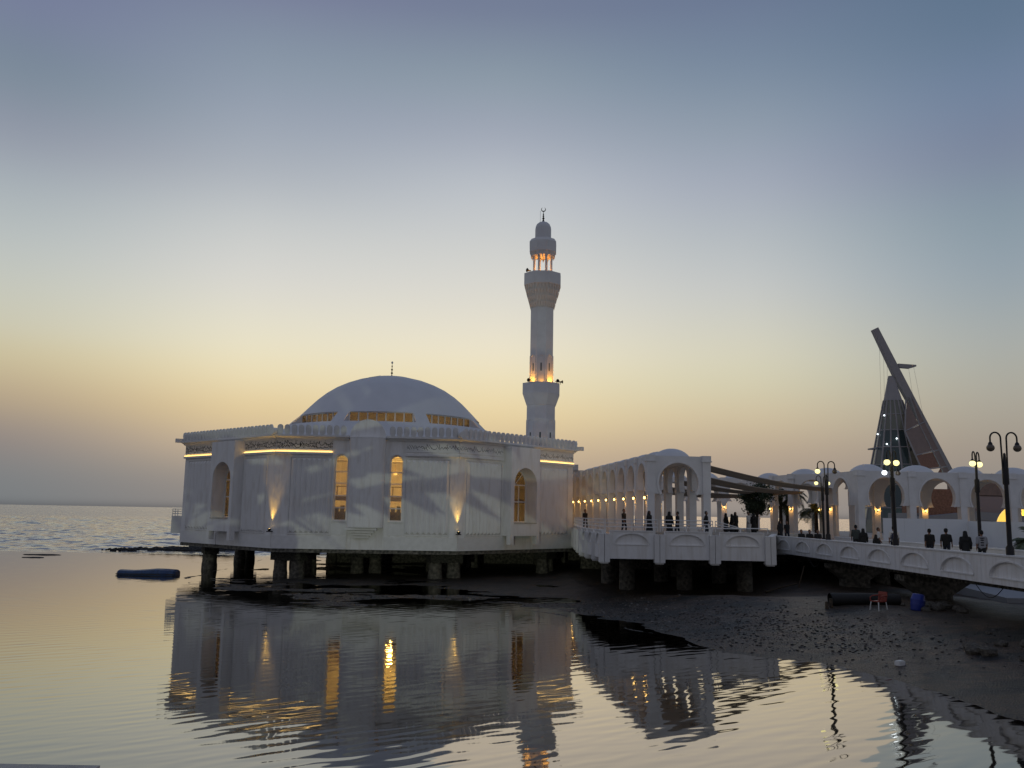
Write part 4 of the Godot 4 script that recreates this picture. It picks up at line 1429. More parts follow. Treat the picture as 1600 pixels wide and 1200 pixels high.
func build_bridge() -> void:
	var t := thing("footbridge", "white footbridge with sunken arch panels crossing the beach to the terrace", "footbridge")
	var xn := 20.45
	var xf := 24.9
	var z0 := -69.6
	var z1 := 4.0
	var deck := MB.new()
	deck.box(Vector3(xn + 0.02, 2.72, z0), Vector3(xf - 0.02, 3.1, z1))
	part(t, "deck", deck, M.pale_stone)
	var bm := MB.new()
	for x in [xn + 1.5, xf - 1.2]:
		bm.box(Vector3(x - 0.35, 2.4, z0), Vector3(x + 0.35, 2.719, z1))
	part(t, "girder", bm, M.dark_concrete)
	var n := 17
	for i in n:
		var a := z0 + (z1 - z0) * i / n
		var b := z0 + (z1 - z0) * (i + 1) / n
		recessed_panel(t, Vector3(xn, 0, a + 0.01), Vector3(xn, 0, b - 0.01), 2.7, 3.88, 1.5, 3.0, 0.66, "parapet_panel")
		var f := MB.new()
		f.box(Vector3(xf, 2.7, a), Vector3(xf + 0.2, 3.88, b - 0.012))
		f.box(Vector3(xf - 0.04, 3.881, a), Vector3(xf + 0.24, 3.95, b - 0.012))
		part(t, "far_parapet_panel", f, M.white)
	for z in [-60.0, -49.0, -33.0, -16.0]:
		var pm := MB.new()
		var poly := PackedVector2Array([Vector2(xn + 0.5, 2.4), Vector2(xf - 0.3, 2.4), Vector2(xf - 0.3, 2.1), Vector2(23.5, 1.4), Vector2(23.5, -0.5), Vector2(21.9, -0.5), Vector2(21.9, 1.4), Vector2(xn + 0.5, 2.1)])
		pm.prism(poly, z - 0.6, z + 0.6)
		part(t, "pier", pm, M.dark_concrete)
	var cb := MB.new()
	for z in [-62.0, -40.0]:
		var pts := []
		for k in 13:
			var f := k / 12.0
			pts.append(Vector3(xn - 0.06, 2.66 - sin(f * PI) * 0.55, z + f * 2.4))
		cb.tube(pts, [0.018], 5)
	part(t, "hanging_cable", cb, M.black_metal)

# ---------------------------------------------------------------- street lamps
func lamp_post(x: float, z: float, y0: float, yaw: float, lit: Array, label: String, tilt := 0.0) -> void:
	var t := thing("street_lamp", label, "street lamp", Vector3(x, y0, z), yaw, "black twin-arm street lamps")
	t.rotation.z = tilt
	var hgt := 9.0 - y0
	var mb := MB.new()
	mb.lathe([Vector2(0.16, 0), Vector2(0.16, 0.3), Vector2(0.1, 0.4), Vector2(0.085, hgt - 2.2), Vector2(0.13, hgt - 2.15), Vector2(0.13, hgt - 1.5), Vector2(0.07, hgt - 1.45), Vector2(0.05, hgt - 0.9), Vector2(0.0, hgt - 0.85)], 12)
	part(t, "pole", mb, M.black_metal)
	for s in 2:
		var d := -1.0 if s == 0 else 1.0
		var am := MB.new()
		var pts := [Vector3(d * 0.09, hgt - 2.0, 0), Vector3(d * 0.12, hgt - 0.4, 0)]
		for k in 11:
			var a := PI * k / 10.0
			pts.append(Vector3(d * (0.12 + 0.22 * (1 - cos(a))), hgt - 0.25 + 0.24 * sin(a), 0))
		pts.append(Vector3(d * 0.56, hgt - 0.45, 0))
		am.tube(pts, [0.035], 8)
		am.lathe([Vector2(0.1, hgt - 0.52), Vector2(0.07, hgt - 0.44), Vector2(0.03, hgt - 0.4)], 10, Transform3D(Basis.IDENTITY, Vector3(d * 0.56, 0, 0)))
		var arm := part(t, "arm", am, M.black_metal)
		var gb := MB.new()
		var at := Vector3(d * 0.56, hgt - 0.66, 0)
		gb.ball(at, Vector3(0.165, 0.155, 0.165), 16, 10)
		var on: int = lit[s]
		part(arm, "globe", gb, M.globe_off if on == 0 else (M.globe if on == 1 else M.globe_white))
		if on == 1: omni(t, at, Color(1.0, 0.93, 0.66), 0.45, 0.14)
		elif on == 2: omni(t, at, Color(0.92, 0.97, 1.0), 1.6, 0.14)

func build_lamps() -> void:
	lamp_post(20.55, -58.5, 3.95, 0.0, [1, 0], "black street lamp on the bridge parapet with one globe lit and one dark")
	lamp_post(27.2, -78.5, 3.3, 0.15, [1, 1], "black street lamp standing on the plaza beyond the footbridge end")
	lamp_post(20.55, -48.3, 3.95, 0.75, [1, 1], "black street lamp on the bridge parapet with both globes lit", 0.02)
	lamp_post(25.0, -59.0, 3.95, 0.35, [2, 0], "black street lamp with one glaring white globe on the far bridge parapet")
	lamp_post(25.0, -48.2, 3.95, 0.8, [1, 1], "black street lamp with two lit globes on the far bridge parapet by the hoarding")
	lamp_post(20.55, -37.3, 3.95, 0.0, [0, 0], "black street lamp on the bridge parapet with both globes unlit")

# ---------------------------------------------------------------- canopies, hoarding
func build_canopies() -> void:
	var spec := [
		[Vector3(13.95, 8.9, -63.8), Vector3(13.9, 8.62, -65.2), Vector3(34.2, 8.45, -95.4), Vector3(33.8, 8.2, -97.0), "brown fabric shade sail, the uppermost strip stretched between the arcades"],
		[Vector3(13.85, 8.35, -66.9), Vector3(13.75, 8.06, -68.8), Vector3(32.0, 8.15, -98.2), Vector3(31.5, 7.9, -100.2), "brown fabric shade sail, second strip counted from the uppermost"],
		[Vector3(13.6, 8.03, -70.8), Vector3(13.4, 7.83, -72.8), Vector3(30.8, 8.1, -102.0), Vector3(30.5, 7.9, -104.0), "brown fabric shade sail, third strip counted from the uppermost"],
		[Vector3(13.2, 7.67, -75.2), Vector3(12.7, 7.35, -80.8), Vector3(29.8, 8.0, -106.0), Vector3(29.4, 7.7, -111.0), "broad sagging brown shade sail deepest in the court"]]
	for s in spec:
		var mb := MB.new()
		var nu := 14
		var nv := 6
		var at := func(i: int, j: int) -> Vector3:
			var u := float(i) / nu
			var v := float(j) / nv
			var q: Vector3 = s[0].lerp(s[2], u).lerp(s[1].lerp(s[3], u), v)
			q.y -= 0.28 * sin(PI * u) + 0.15 * sin(PI * v) * (0.6 + 0.4 * sin(u * 9.0))
			return q
		for i in nu:
			for j in nv:
				mb.quad(at.call(i, j), at.call(i + 1, j), at.call(i + 1, j + 1), at.call(i, j + 1))
		var hem := MB.new()
		var e := []
		for i in nu + 1: e.append(at.call(i, 0))
		hem.tube(e, [0.05], 6)
		var o := thing("shade_sail", s[4], "shade sail", Vector3.ZERO, 0.0, "brown shade sails over the court")
		part(o, "fabric", mb, M.canvas)
		part(o, "hem_rope", hem, M.canvas)

func build_hoarding() -> void:
	var a := thing("hoarding", "bright white site hoarding facing the footbridge in front of the arcade", "hoarding")
	for i in 4:
		var mb := MB.new()
		var x0 := 29.3 + i * 1.65
		mb.box(Vector3(x0, 3.3, -71.1), Vector3(x0 + 1.64, 5.42, -71.0))
		part(a, "panel", mb, M.hoarding)
	var b := thing("hoarding", "bluish white hoarding running back beside the footbridge from the corner", "hoarding")
	for i in 5:
		var mb := MB.new()
		var z0 := -70.99 + i * 1.7
		mb.box(Vector3(35.92, 3.3, z0), Vector3(36.02, 5.3, z0 + 1.69))
		part(b, "panel", mb, M.hoarding)
	var s := MB.new()
	s.lathe([Vector2(0.12, 0.0), Vector2(0.14, 0.12), Vector2(0.1, 0.14)], 12)
	var f := thing("floor_light", "small warm floor light on the ledge of the far bridge parapet", "lamp", Vector3(24.98, 3.95, -52.0))
	part(f, "housing", s, M.black_metal)
	var d := MB.new()
	d.ball(Vector3(0, 0.15, 0), Vector3(0.09, 0.05, 0.09), 10, 6)
	part(f, "bulb", d, M.up_bulb)
	omni(f, Vector3(0, 0.15, 0), Color(1.0, 0.66, 0.25), 0.12, 0.05)

# ---------------------------------------------------------------- the sail-shaped tower and what lies behind the arcade
func sail(mast_at: Array, inner_at: Array, f: float, q: float) -> Vector3:
	return mast_at[0].lerp(mast_at[1], f).lerp(inner_at[0].lerp(inner_at[1], f), q)

func build_tower() -> void:
	var t := thing("sail_tower", "sail-shaped tower with a glass cone, brown panels and a leaning mast", "tower", Vector3(60.0, 0, -135))
	# mast: from lower right up to the left
	var foot := Vector3(6.5, 11.5, 0)
	var tip := Vector3(-4.6, 34.2, 0)
	var d := (tip - foot).normalized()
	var across := d.cross(Vector3.BACK).normalized()
	var mast := MB.new()
	var lo := foot - d * 8.0
	var x := Transform3D(Basis(across, d, Vector3.BACK), lo)
	var L := (tip - lo).length()
	mast.prism(PackedVector2Array([Vector2(-0.3, 0), Vector2(0.35, 0), Vector2(0.42, L * 0.55), Vector2(0.62, L), Vector2(-0.25, L), Vector2(-0.72, L * 0.74), Vector2(-0.62, L * 0.6), Vector2(-0.3, L * 0.5)]), -0.5, 0.5, x)
	part(t, "mast", mast, M.grey_beam)
	var arm := MB.new()
	arm.prism(PackedVector2Array([Vector2(-1.1, 28.9), Vector2(1.6, 28.75), Vector2(1.6, 28.5), Vector2(0.6, 28.2), Vector2(-1.0, 28.3)]), -0.35, 0.35)
	part(t, "cross_arm", arm, M.grey_beam)
	# glass half-cone
	var apex := Vector3(-2.2, 27.0, 0.0)
	var cone := MB.new()
	var base_y := 3.3
	var ang := []
	for k in 8: ang.append(deg_to_rad(-100.0 + 150.0 * k / 7.0))
	var ring_at := func(a: float, y: float) -> Vector3:
		var f := (apex.y - y) / (apex.y - base_y)
		var r := 0.42 + 6.08 * f
		return Vector3(lerpf(apex.x, -1.3, f) + sin(a) * r, y, cos(a) * r * 0.9)
	var levels := [3.3, 7.0, 10.4, 13.4, 16.0, 18.6, 21.0, 23.2]
	for k in 7:
		for i in levels.size() - 1:
			var g := MB.new()
			g.quad(ring_at.call(ang[k], levels[i]), ring_at.call(ang[k + 1], levels[i]), ring_at.call(ang[k + 1], levels[i + 1]), ring_at.call(ang[k], levels[i + 1]))
			part(t, "glass_pane", g, M.dark_glass)
	for k in 8:
		var rib := MB.new()
		rib.tube([ring_at.call(ang[k], 3.3), ring_at.call(ang[k], 23.2)], [0.2 if k % 2 == 0 else 0.1, 0.12], 6)
		part(t, "rib", rib, M.grey_beam)
	for y in levels:
		var hoop := MB.new()
		var pts := []
		for k in 8: pts.append(ring_at.call(ang[k], y))
		hoop.tube(pts, [0.09], 5)
		part(t, "hoop", hoop, M.grey_beam)
	var headp := MB.new()
	for k in 7:
		headp.quad(ring_at.call(ang[k], 23.2), ring_at.call(ang[k + 1], 23.2), ring_at.call(ang[k + 1], 27.0), ring_at.call(ang[k], 27.0))
	part(t, "cone_head", headp, M.grey_beam)
	# interior core and floors seen through the glass
	var core := MB.new()
	core.box(Vector3(-3.2, 3.3, -2.5), Vector3(0.6, 19.0, -1.5))
	for y in [7.0, 10.4, 13.4, 16.0]:
		core.box(Vector3(-5.2, y - 0.15, -2.5), Vector3(2.6, y + 0.05, 0.8))
	part(t, "core", core, M.grey_roof)
	# sail panels on the right
	var fs := [0.0, 0.14, 0.34, 0.68, 1.0]
	var mast_at := [Vector3(6.35, 11.6, 0.4), Vector3(0.55, 24.0, 0.5)]
	var inner_at := [Vector3(-0.4, 11.0, 6.0), Vector3(-3.0, 21.6, 2.8)]
	for i in 4:
		for j in 2:
			var s0: float = [0.03, 0.3][j]
			var s1: float = [0.27, 0.97][j]
			var f0: float = fs[i] + 0.008
			var f1: float = fs[i + 1] - 0.008
			var A := sail(mast_at, inner_at, f0, s0)
			var B := sail(mast_at, inner_at, f0, s1)
			var C := sail(mast_at, inner_at, f1, s1)
			var D := sail(mast_at, inner_at, f1, s0)
			var g := MB.new()
			if i == 0 and j == 1:
				g.tri(A, A.lerp(B, 0.6), D)
			elif i == 3:
				g.quad(A, B, A.lerp(C, 0.55).lerp(B, 0.3), D)
			else:
				g.quad(A, B, C, D)
			part(t, "sail_panel", g, M.brown_panel if i > 1 or j == 0 else M.terracotta)
	for f in fs.slice(0, 4):
		var fr := MB.new()
		fr.tube([sail(mast_at, inner_at, f, 0.0), sail(mast_at, inner_at, f, 0.98)], [0.09], 5)
		part(t, "sail_batten", fr, M.grey_beam)
	for q in [0.28, 0.985]:
		var fr := MB.new()
		fr.tube([sail(mast_at, inner_at, 0.0, q), sail(mast_at, inner_at, 0.68, q), sail(mast_at, inner_at, 1.0, q * 0.35)], [0.12], 5)
		part(t, "sail_batten", fr, M.grey_beam)
	var cab := MB.new()
	for q in [[-3.9, 32.5, -4.2, 17.0], [-3.3, 31.3, -3.7, 19.0], [-2.8, 30.3, -3.2, 20.5], [0.4, 28.4, 0.9, 22.0], [1.2, 28.4, 2.2, 20.5]]:
		cab.tube([Vector3(q[0], q[1], 0.3), Vector3(q[2], q[3], 0.6)], [0.02], 4)
	part(t, "stay_cable", cab, M.grey_beam)
	for q in [[-60, 20.8], [-80, 18.0], [-20, 17.2], [-45, 16.4], [25, 15.9], [-48, 13.4], [30, 13.2], [0, 11.6], [-70, 10.6], [40, 9.2], [-95, 9.6], [12, 10.9]]:
		var a := deg_to_rad(q[0])
		var p0: Vector3 = ring_at.call(a, q[1])
		var o := Vector3(sin(a), 0.1, cos(a)) * 0.25
		var b := MB.new()
		b.ball(p0 + o, Vector3(0.12, 0.12, 0.12), 8, 6)
		part(t, "lamp_bulb", b, M.star_bulb)
	omni(t, Vector3(-1.3, 5.0, 2.0), Color(0.75, 1.0, 0.85), 6.0, 0.2)
	omni(t, Vector3(-1.3, 11.9, 1.0), Color(0.85, 1.0, 0.9), 4.0, 0.2)
	for y in [5.0, 11.9]:
		var b := MB.new()
		b.ball(Vector3(-1.3, y, 2.0 if y < 6 else 1.0), Vector3(0.15, 0.15, 0.15), 8, 6)
		part(t, "ceiling_bulb", b, M.star_bulb)

func build_background() -> void:
	var t := thing("restaurant_building", "low terracotta building with a grey sloped roof and dark windows behind the arcade", "building", Vector3(60, 0, -116))
	var w := MB.new()
	w.box(Vector3(-9.0, 3.3, -6.0), Vector3(14.0, 6.2, 0.0))
	part(t, "wall", w, M.grey_roof)
	var tc := MB.new()
	tc.box(Vector3(-7.5, 5.5, -5.0), Vector3(-1.2, 9.3, 0.6))
	part(t, "terracotta_block", tc, M.terracotta)
	var up := MB.new()
	up.box(Vector3(-0.8, 8.6, -6.0), Vector3(15.0, 11.4, 0.2))
	part(t, "upper_storey", up, M.brown_panel)
	var pk := MB.new()
	pk.box(Vector3(-0.8, 6.4, -5.5), Vector3(15.0, 8.5, 0.1))
	part(t, "pale_wall", pk, mat(Color(0.33, 0.26, 0.25), 0.8))
	var rf := MB.new()
	rf.prism(PackedVector2Array([Vector2(-9.5, 5.4), Vector2(15, 5.4), Vector2(15, 5.6), Vector2(-1.5, 6.5), Vector2(-9.5, 5.6)]), 0.7, 3.0)
	part(t, "sloped_roof", rf, M.grey_roof)
	for i in 9:
		var g := MB.new()
		g.box(Vector3(-8.6 + i * 2.4, 3.6, 0.01), Vector3(-6.6 + i * 2.4, 5.1, 0.06))
		part(t, "window", g, M.dark_glass)
	var beam := MB.new()
	beam.box(Vector3(-9.0, 5.12, 0.62), Vector3(15, 5.38, 0.9))
	part(t, "beam", beam, M.white)
	# glowing yellow arched sign behind the last arch
	var s := thing("arched_sign", "glowing yellow arched sign showing beyond the end of the arcade", "sign", Vector3(57.0, 3.3, -101.0))
	var poly := arc(0, 1.2, 2.7, 0.15, PI - 0.15, 18)
	poly.append_array(arc(0, 0.5, 2.25, PI - 0.3, 0.3, 18))
	var y := MB.new()
	y.prism(poly, -0.15, 0.15)
	part(s, "lit_panel", y, M.yellow_sign)
	var lg := MB.new()
	lg.box(Vector3(-2.2, 0, -0.1), Vector3(-2.05, 1.4, 0.1))
	lg.box(Vector3(2.05, 0, -0.1), Vector3(2.2, 1.4, 0.1))
	part(s, "leg", lg, M.black_metal)
	omni(s, Vector3(0, 2.4, 0.5), Color(1.0, 0.8, 0.2), 1.2, 0.3)
	for q in [[44.5, 5.9, -97.5], [52.5, 9.9, -98.0], [58.8, 9.1, -97.0]]:
		var f := thing("flood_lamp", "small white lamp fixed high inside the domed arcade", "lamp", Vector3(q[0], q[1], q[2]), 0.0, "small white lamps inside the domed arcade")
		var b := MB.new()
		b.ball(Vector3.ZERO, Vector3(0.14, 0.1, 0.14), 8, 6)
		part(f, "bulb", b, M.star_bulb)
		var h := MB.new()
		h.box(Vector3(-0.2, 0.1, -0.2), Vector3(0.2, 0.16, 0.2))
		h.tube([Vector3(0, 0.15, 0), Vector3(0, 0.6, 0)], [0.03], 6)
		part(f, "hood", h, M.black_metal)
		omni(f, Vector3.ZERO, Color(0.95, 0.97, 1.0), 0.6, 0.1)

# ---------------------------------------------------------------- plants
func frond_mesh(seed_: int, length: float, droop: float, leaflet: float, leaf_w := 0.04, pairs := 34) -> ArrayMesh:
	var g := RandomNumberGenerator.new()
	g.seed = seed_
	var mb := MB.new()
	var pts := []
	var rad := []
	for i in 11:
		var f := i / 10.0
		pts.append(Vector3(0, length * (0.45 * f - droop * f * f), length * (f - 0.28 * f * f)))
		rad.append(lerpf(0.035, 0.006, f))
	mb.tube(pts, rad, 5)
	for i in pairs:
		var f := 0.12 + 0.88 * i / pairs
		var k := mini(int(f * 10), 9)
		var q: Vector3 = pts[k].lerp(pts[k + 1], f * 10 - k)
		var dir: Vector3 = (pts[k + 1] - pts[k]).normalized()
		var ln := leaflet * (0.45 + 0.9 * sin(PI * clampf(f, 0.06, 0.97))) * g.randf_range(0.85, 1.1)
		for s in [-1.0, 1.0]:
			var e: Vector3 = (Vector3(s, 0.15, 0) + dir * 0.75 + Vector3(0, g.randf_range(-0.35, 0.05), 0)).normalized()
			var w := dir * leaf_w + Vector3(0, 0.012, 0)
			var m: Vector3 = q + e * ln * 0.55 + Vector3(0, -0.03 * ln, 0)
			var tip: Vector3 = q + e * ln + Vector3(0, -0.22 * ln, 0)
			mb.quad(q - w, q + w, m + w, m - w)
			mb.tri(m - w, m + w, tip)
	return mb.mesh()

func palm(at: Vector3, hgt: float, fr: int, length: float, label: String, seed_: int, lean := 0.0, leaf_w := 0.04, pairs := 34) -> Node3D:
	var t := thing("palm_tree", label, "palm tree", at)
	var g := RandomNumberGenerator.new()
	g.seed = seed_
	var mb := MB.new()
	var pts := []
	var rad := []
	for i in 15:
		var f := i / 14.0
		pts.append(Vector3(lean * f * f, hgt * f, 0))
		rad.append((0.24 - 0.07 * f) * (1.0 + 0.12 * (i % 2)))
	mb.tube(pts, rad, 10)
	part(t, "trunk", mb, M.bark)
	var meshes := [frond_mesh(seed_, length, 0.75, 0.55, leaf_w, pairs), frond_mesh(seed_ + 1, length * 0.9, 0.35, 0.5, leaf_w, pairs), frond_mesh(seed_ + 2, length, 1.05, 0.55, leaf_w, pairs)]
	for i in fr:
		var o := part(t, "frond", meshes[i % 3], M.palm_leaf)
		o.transform = Transform3D(Basis(Vector3.UP, TAU * i / fr * 2.4 + g.randf() * 0.4) * Basis(Vector3.RIGHT, g.randf_range(-0.5, 0.35)), Vector3(lean, hgt, 0))
	return t

func leafy_tree(at: Vector3, hgt: float, spread: float, label: String, seed_: int) -> void:
	var g := RandomNumberGenerator.new()
	g.seed = seed_
	var t := thing("leafy_tree", label, "tree", at)
	var tr := MB.new()
	var fork := Vector3(0.1, hgt * 0.3, 0)
	tr.tube([Vector3.ZERO, Vector3(0.05, hgt * 0.18, 0), fork], [0.17, 0.13, 0.11], 8)
	var clumps := []
	for i in 34:
		var d := Vector3(g.randfn(0, 1), g.randfn(0, 1), g.randfn(0, 1)).normalized() * pow(g.randf(), 0.4)
		var e := Vector3(d.x * spread, hgt * 0.66 + d.y * hgt * 0.3, d.z * spread)
		tr.tube([fork, fork.lerp(e, 0.5) + Vector3(0, 0.15, 0), e], [0.06, 0.035, 0.012], 5)
		clumps.append(e)
	part(t, "trunk", tr, M.bark)
	var cr := MB.new()
	for c in clumps:
		var r := g.randf_range(0.45, 0.8)
		for k in 230:
			var p := Vector3(g.randfn(0, 0.5), g.randfn(0, 0.4), g.randfn(0, 0.5)) * r
			var q: Vector3 = c + p
			var b := Basis(Vector3(g.randf() - 0.5, g.randf() - 0.5, g.randf() - 0.5).normalized(), g.randf() * TAU)
			var s := g.randf_range(0.07, 0.14)
			cr.quad(q + b * Vector3(-s, 0, 0), q + b * Vector3(0, 0, -s * 0.5), q + b * Vector3(s, 0, 0), q + b * Vector3(0, 0, s * 0.5))
	part(t, "crown", cr, M.leaf)

func build_plants() -> void:
	leafy_tree(Vector3(25.2, 3.9, -92.5), 5.0, 1.5, "dark leafy tree growing on the terrace under the shade sails", 5)
	palm(Vector3(33.0, 3.3, -107.5), 4.6, 26, 3.2, "dark palm tree behind the short two-bay arcade", 60)
	palm(Vector3(35.9, 3.3, -106.0), 2.7, 28, 3.0, "low bushy palm tree seen through the wide arch of the two-bay arcade", 64)
	palm(Vector3(31.6, 3.3, -105.5), 3.4, 24, 2.4, "shaggy palm tree between the leafy tree and the two-bay arcade", 68)
	palm(Vector3(29.75, 0.9, -50.5), 3.2, 20, 2.7, "palm tree rising beside the hoarding beyond the footbridge", 72)

# ---------------------------------------------------------------- people
func body_mesh(bones: Array, cell: float, fingers: Array) -> ArrayMesh:
	var lo := Vector3.ONE * 1e9
	var hi := -lo
	for b in bones:
		for e in 2:
			var q: Vector3 = b[e]
			lo = lo.min(q - Vector3.ONE * b[2 + e])
			hi = hi.max(q + Vector3.ONE * b[2 + e])
	lo -= Vector3.ONE * cell * 2
	hi += Vector3.ONE * cell * 2
	var nx := int((hi.x - lo.x) / cell) + 2
	var ny := int((hi.y - lo.y) / cell) + 2
	var nz := int((hi.z - lo.z) / cell) + 2
	var f := PackedFloat32Array()
	f.resize(nx * ny * nz)
	f.fill(9.0)
	var near := PackedFloat32Array(f)
	var who := PackedInt32Array()
	who.resize(f.size())
	var kk := 0.035
	for bi in bones.size():
		var a: Vector3 = bones[bi][0]
		var b: Vector3 = bones[bi][1]
		var ra: float = bones[bi][2]
		var rb: float = bones[bi][3]
		var m := maxf(ra, rb) + kk + cell * 2.0
		var l3 := ((a.min(b) - Vector3.ONE * m - lo) / cell).floor()
		var h3 := ((a.max(b) + Vector3.ONE * m - lo) / cell).ceil()
		var ab := b - a
		var ll := maxf(ab.length_squared(), 1e-8)
		for z in range(maxi(0, int(l3.z)), mini(nz, int(h3.z) + 1)):
			for y in range(maxi(0, int(l3.y)), mini(ny, int(h3.y) + 1)):
				for x in range(maxi(0, int(l3.x)), mini(nx, int(h3.x) + 1)):
					var q := lo + Vector3(x, y, z) * cell
					var t := clampf((q - a).dot(ab) / ll, 0.0, 1.0)
					var d := q.distance_to(a + ab * t) - lerpf(ra, rb, t)
					var i := (z * ny + y) * nx + x
					if d < near[i]:
						near[i] = d
						who[i] = bi
					var o := f[i]
					var h := maxf(kk - absf(d - o), 0.0) / kk
					f[i] = minf(d, o) - h * h * kk * 0.25
	var mb := MB.new()
	mb.use_c = true
	var id := {}
	var pos := PackedVector3Array()
	var nrm := PackedVector3Array()
	var cols := PackedColorArray()
	var corner := [Vector3i(0, 0, 0), Vector3i(1, 0, 0), Vector3i(0, 1, 0), Vector3i(1, 1, 0), Vector3i(0, 0, 1), Vector3i(1, 0, 1), Vector3i(0, 1, 1), Vector3i(1, 1, 1)]
	var edges := [[0, 1], [2, 3], [4, 5], [6, 7], [0, 2], [1, 3], [4, 6], [5, 7], [0, 4], [1, 5], [2, 6], [3, 7]]
	for z in nz - 1:
		for y in ny - 1:
			for x in nx - 1:
				var vals := []
				var inside := 0
				for c in corner:
					var w := f[((z + c.z) * ny + y + c.y) * nx + x + c.x]
					vals.append(w)
					if w < 0.0: inside += 1
				if inside == 0 or inside == 8: continue
				var s := Vector3.ZERO
				var n := 0
				for e in edges:
					var va: float = vals[e[0]]
					var vb: float = vals[e[1]]
					if (va < 0.0) != (vb < 0.0):
						s += Vector3(corner[e[0]]).lerp(Vector3(corner[e[1]]), va / (va - vb))
						n += 1
				id[(z * ny + y) * nx + x] = pos.size()
				pos.append(lo + (Vector3(x, y, z) + s / n) * cell)
				nrm.append(Vector3(vals[1] + vals[3] + vals[5] + vals[7] - vals[0] - vals[2] - vals[4] - vals[6], vals[2] + vals[3] + vals[6] + vals[7] - vals[0] - vals[1] - vals[4] - vals[5], vals[4] + vals[5] + vals[6] + vals[7] - vals[0] - vals[1] - vals[2] - vals[3]).normalized())
				cols.append(bones[who[(z * ny + y) * nx + x]][4])
	var put := func(a: int, b: int, c: int, d: int, flip: bool) -> void:
		var o := [a, b, c, d] if not flip else [d, c, b, a]
		mb.col = cols[o[0]]
		mb.p(pos[o[0]], pos[o[1]], pos[o[2]], nrm[o[0]], nrm[o[1]], nrm[o[2]])
		mb.p(pos[o[0]], pos[o[2]], pos[o[3]], nrm[o[0]], nrm[o[2]], nrm[o[3]])
	for z in range(1, nz - 1):
		for y in range(1, ny - 1):
			for x in range(1, nx - 1):
				var i := (z * ny + y) * nx + x
				var s0 := f[i] < 0.0
				if s0 != (f[i + 1] < 0.0):
					put.call(id[i - nx * ny - nx], id[i - nx * ny], id[i], id[i - nx], not s0)
				if s0 != (f[i + nx] < 0.0):
					put.call(id[i - nx * ny - 1], id[i - 1], id[i], id[i - nx * ny], not s0)
				if s0 != (f[i + nx * ny] < 0.0):
					put.call(id[i - nx - 1], id[i - nx], id[i], id[i - 1], not s0)
	for g in fingers:
		mb.col = g[2]
		mb.tube(g[0], g[1], 6)
	return mb.mesh()

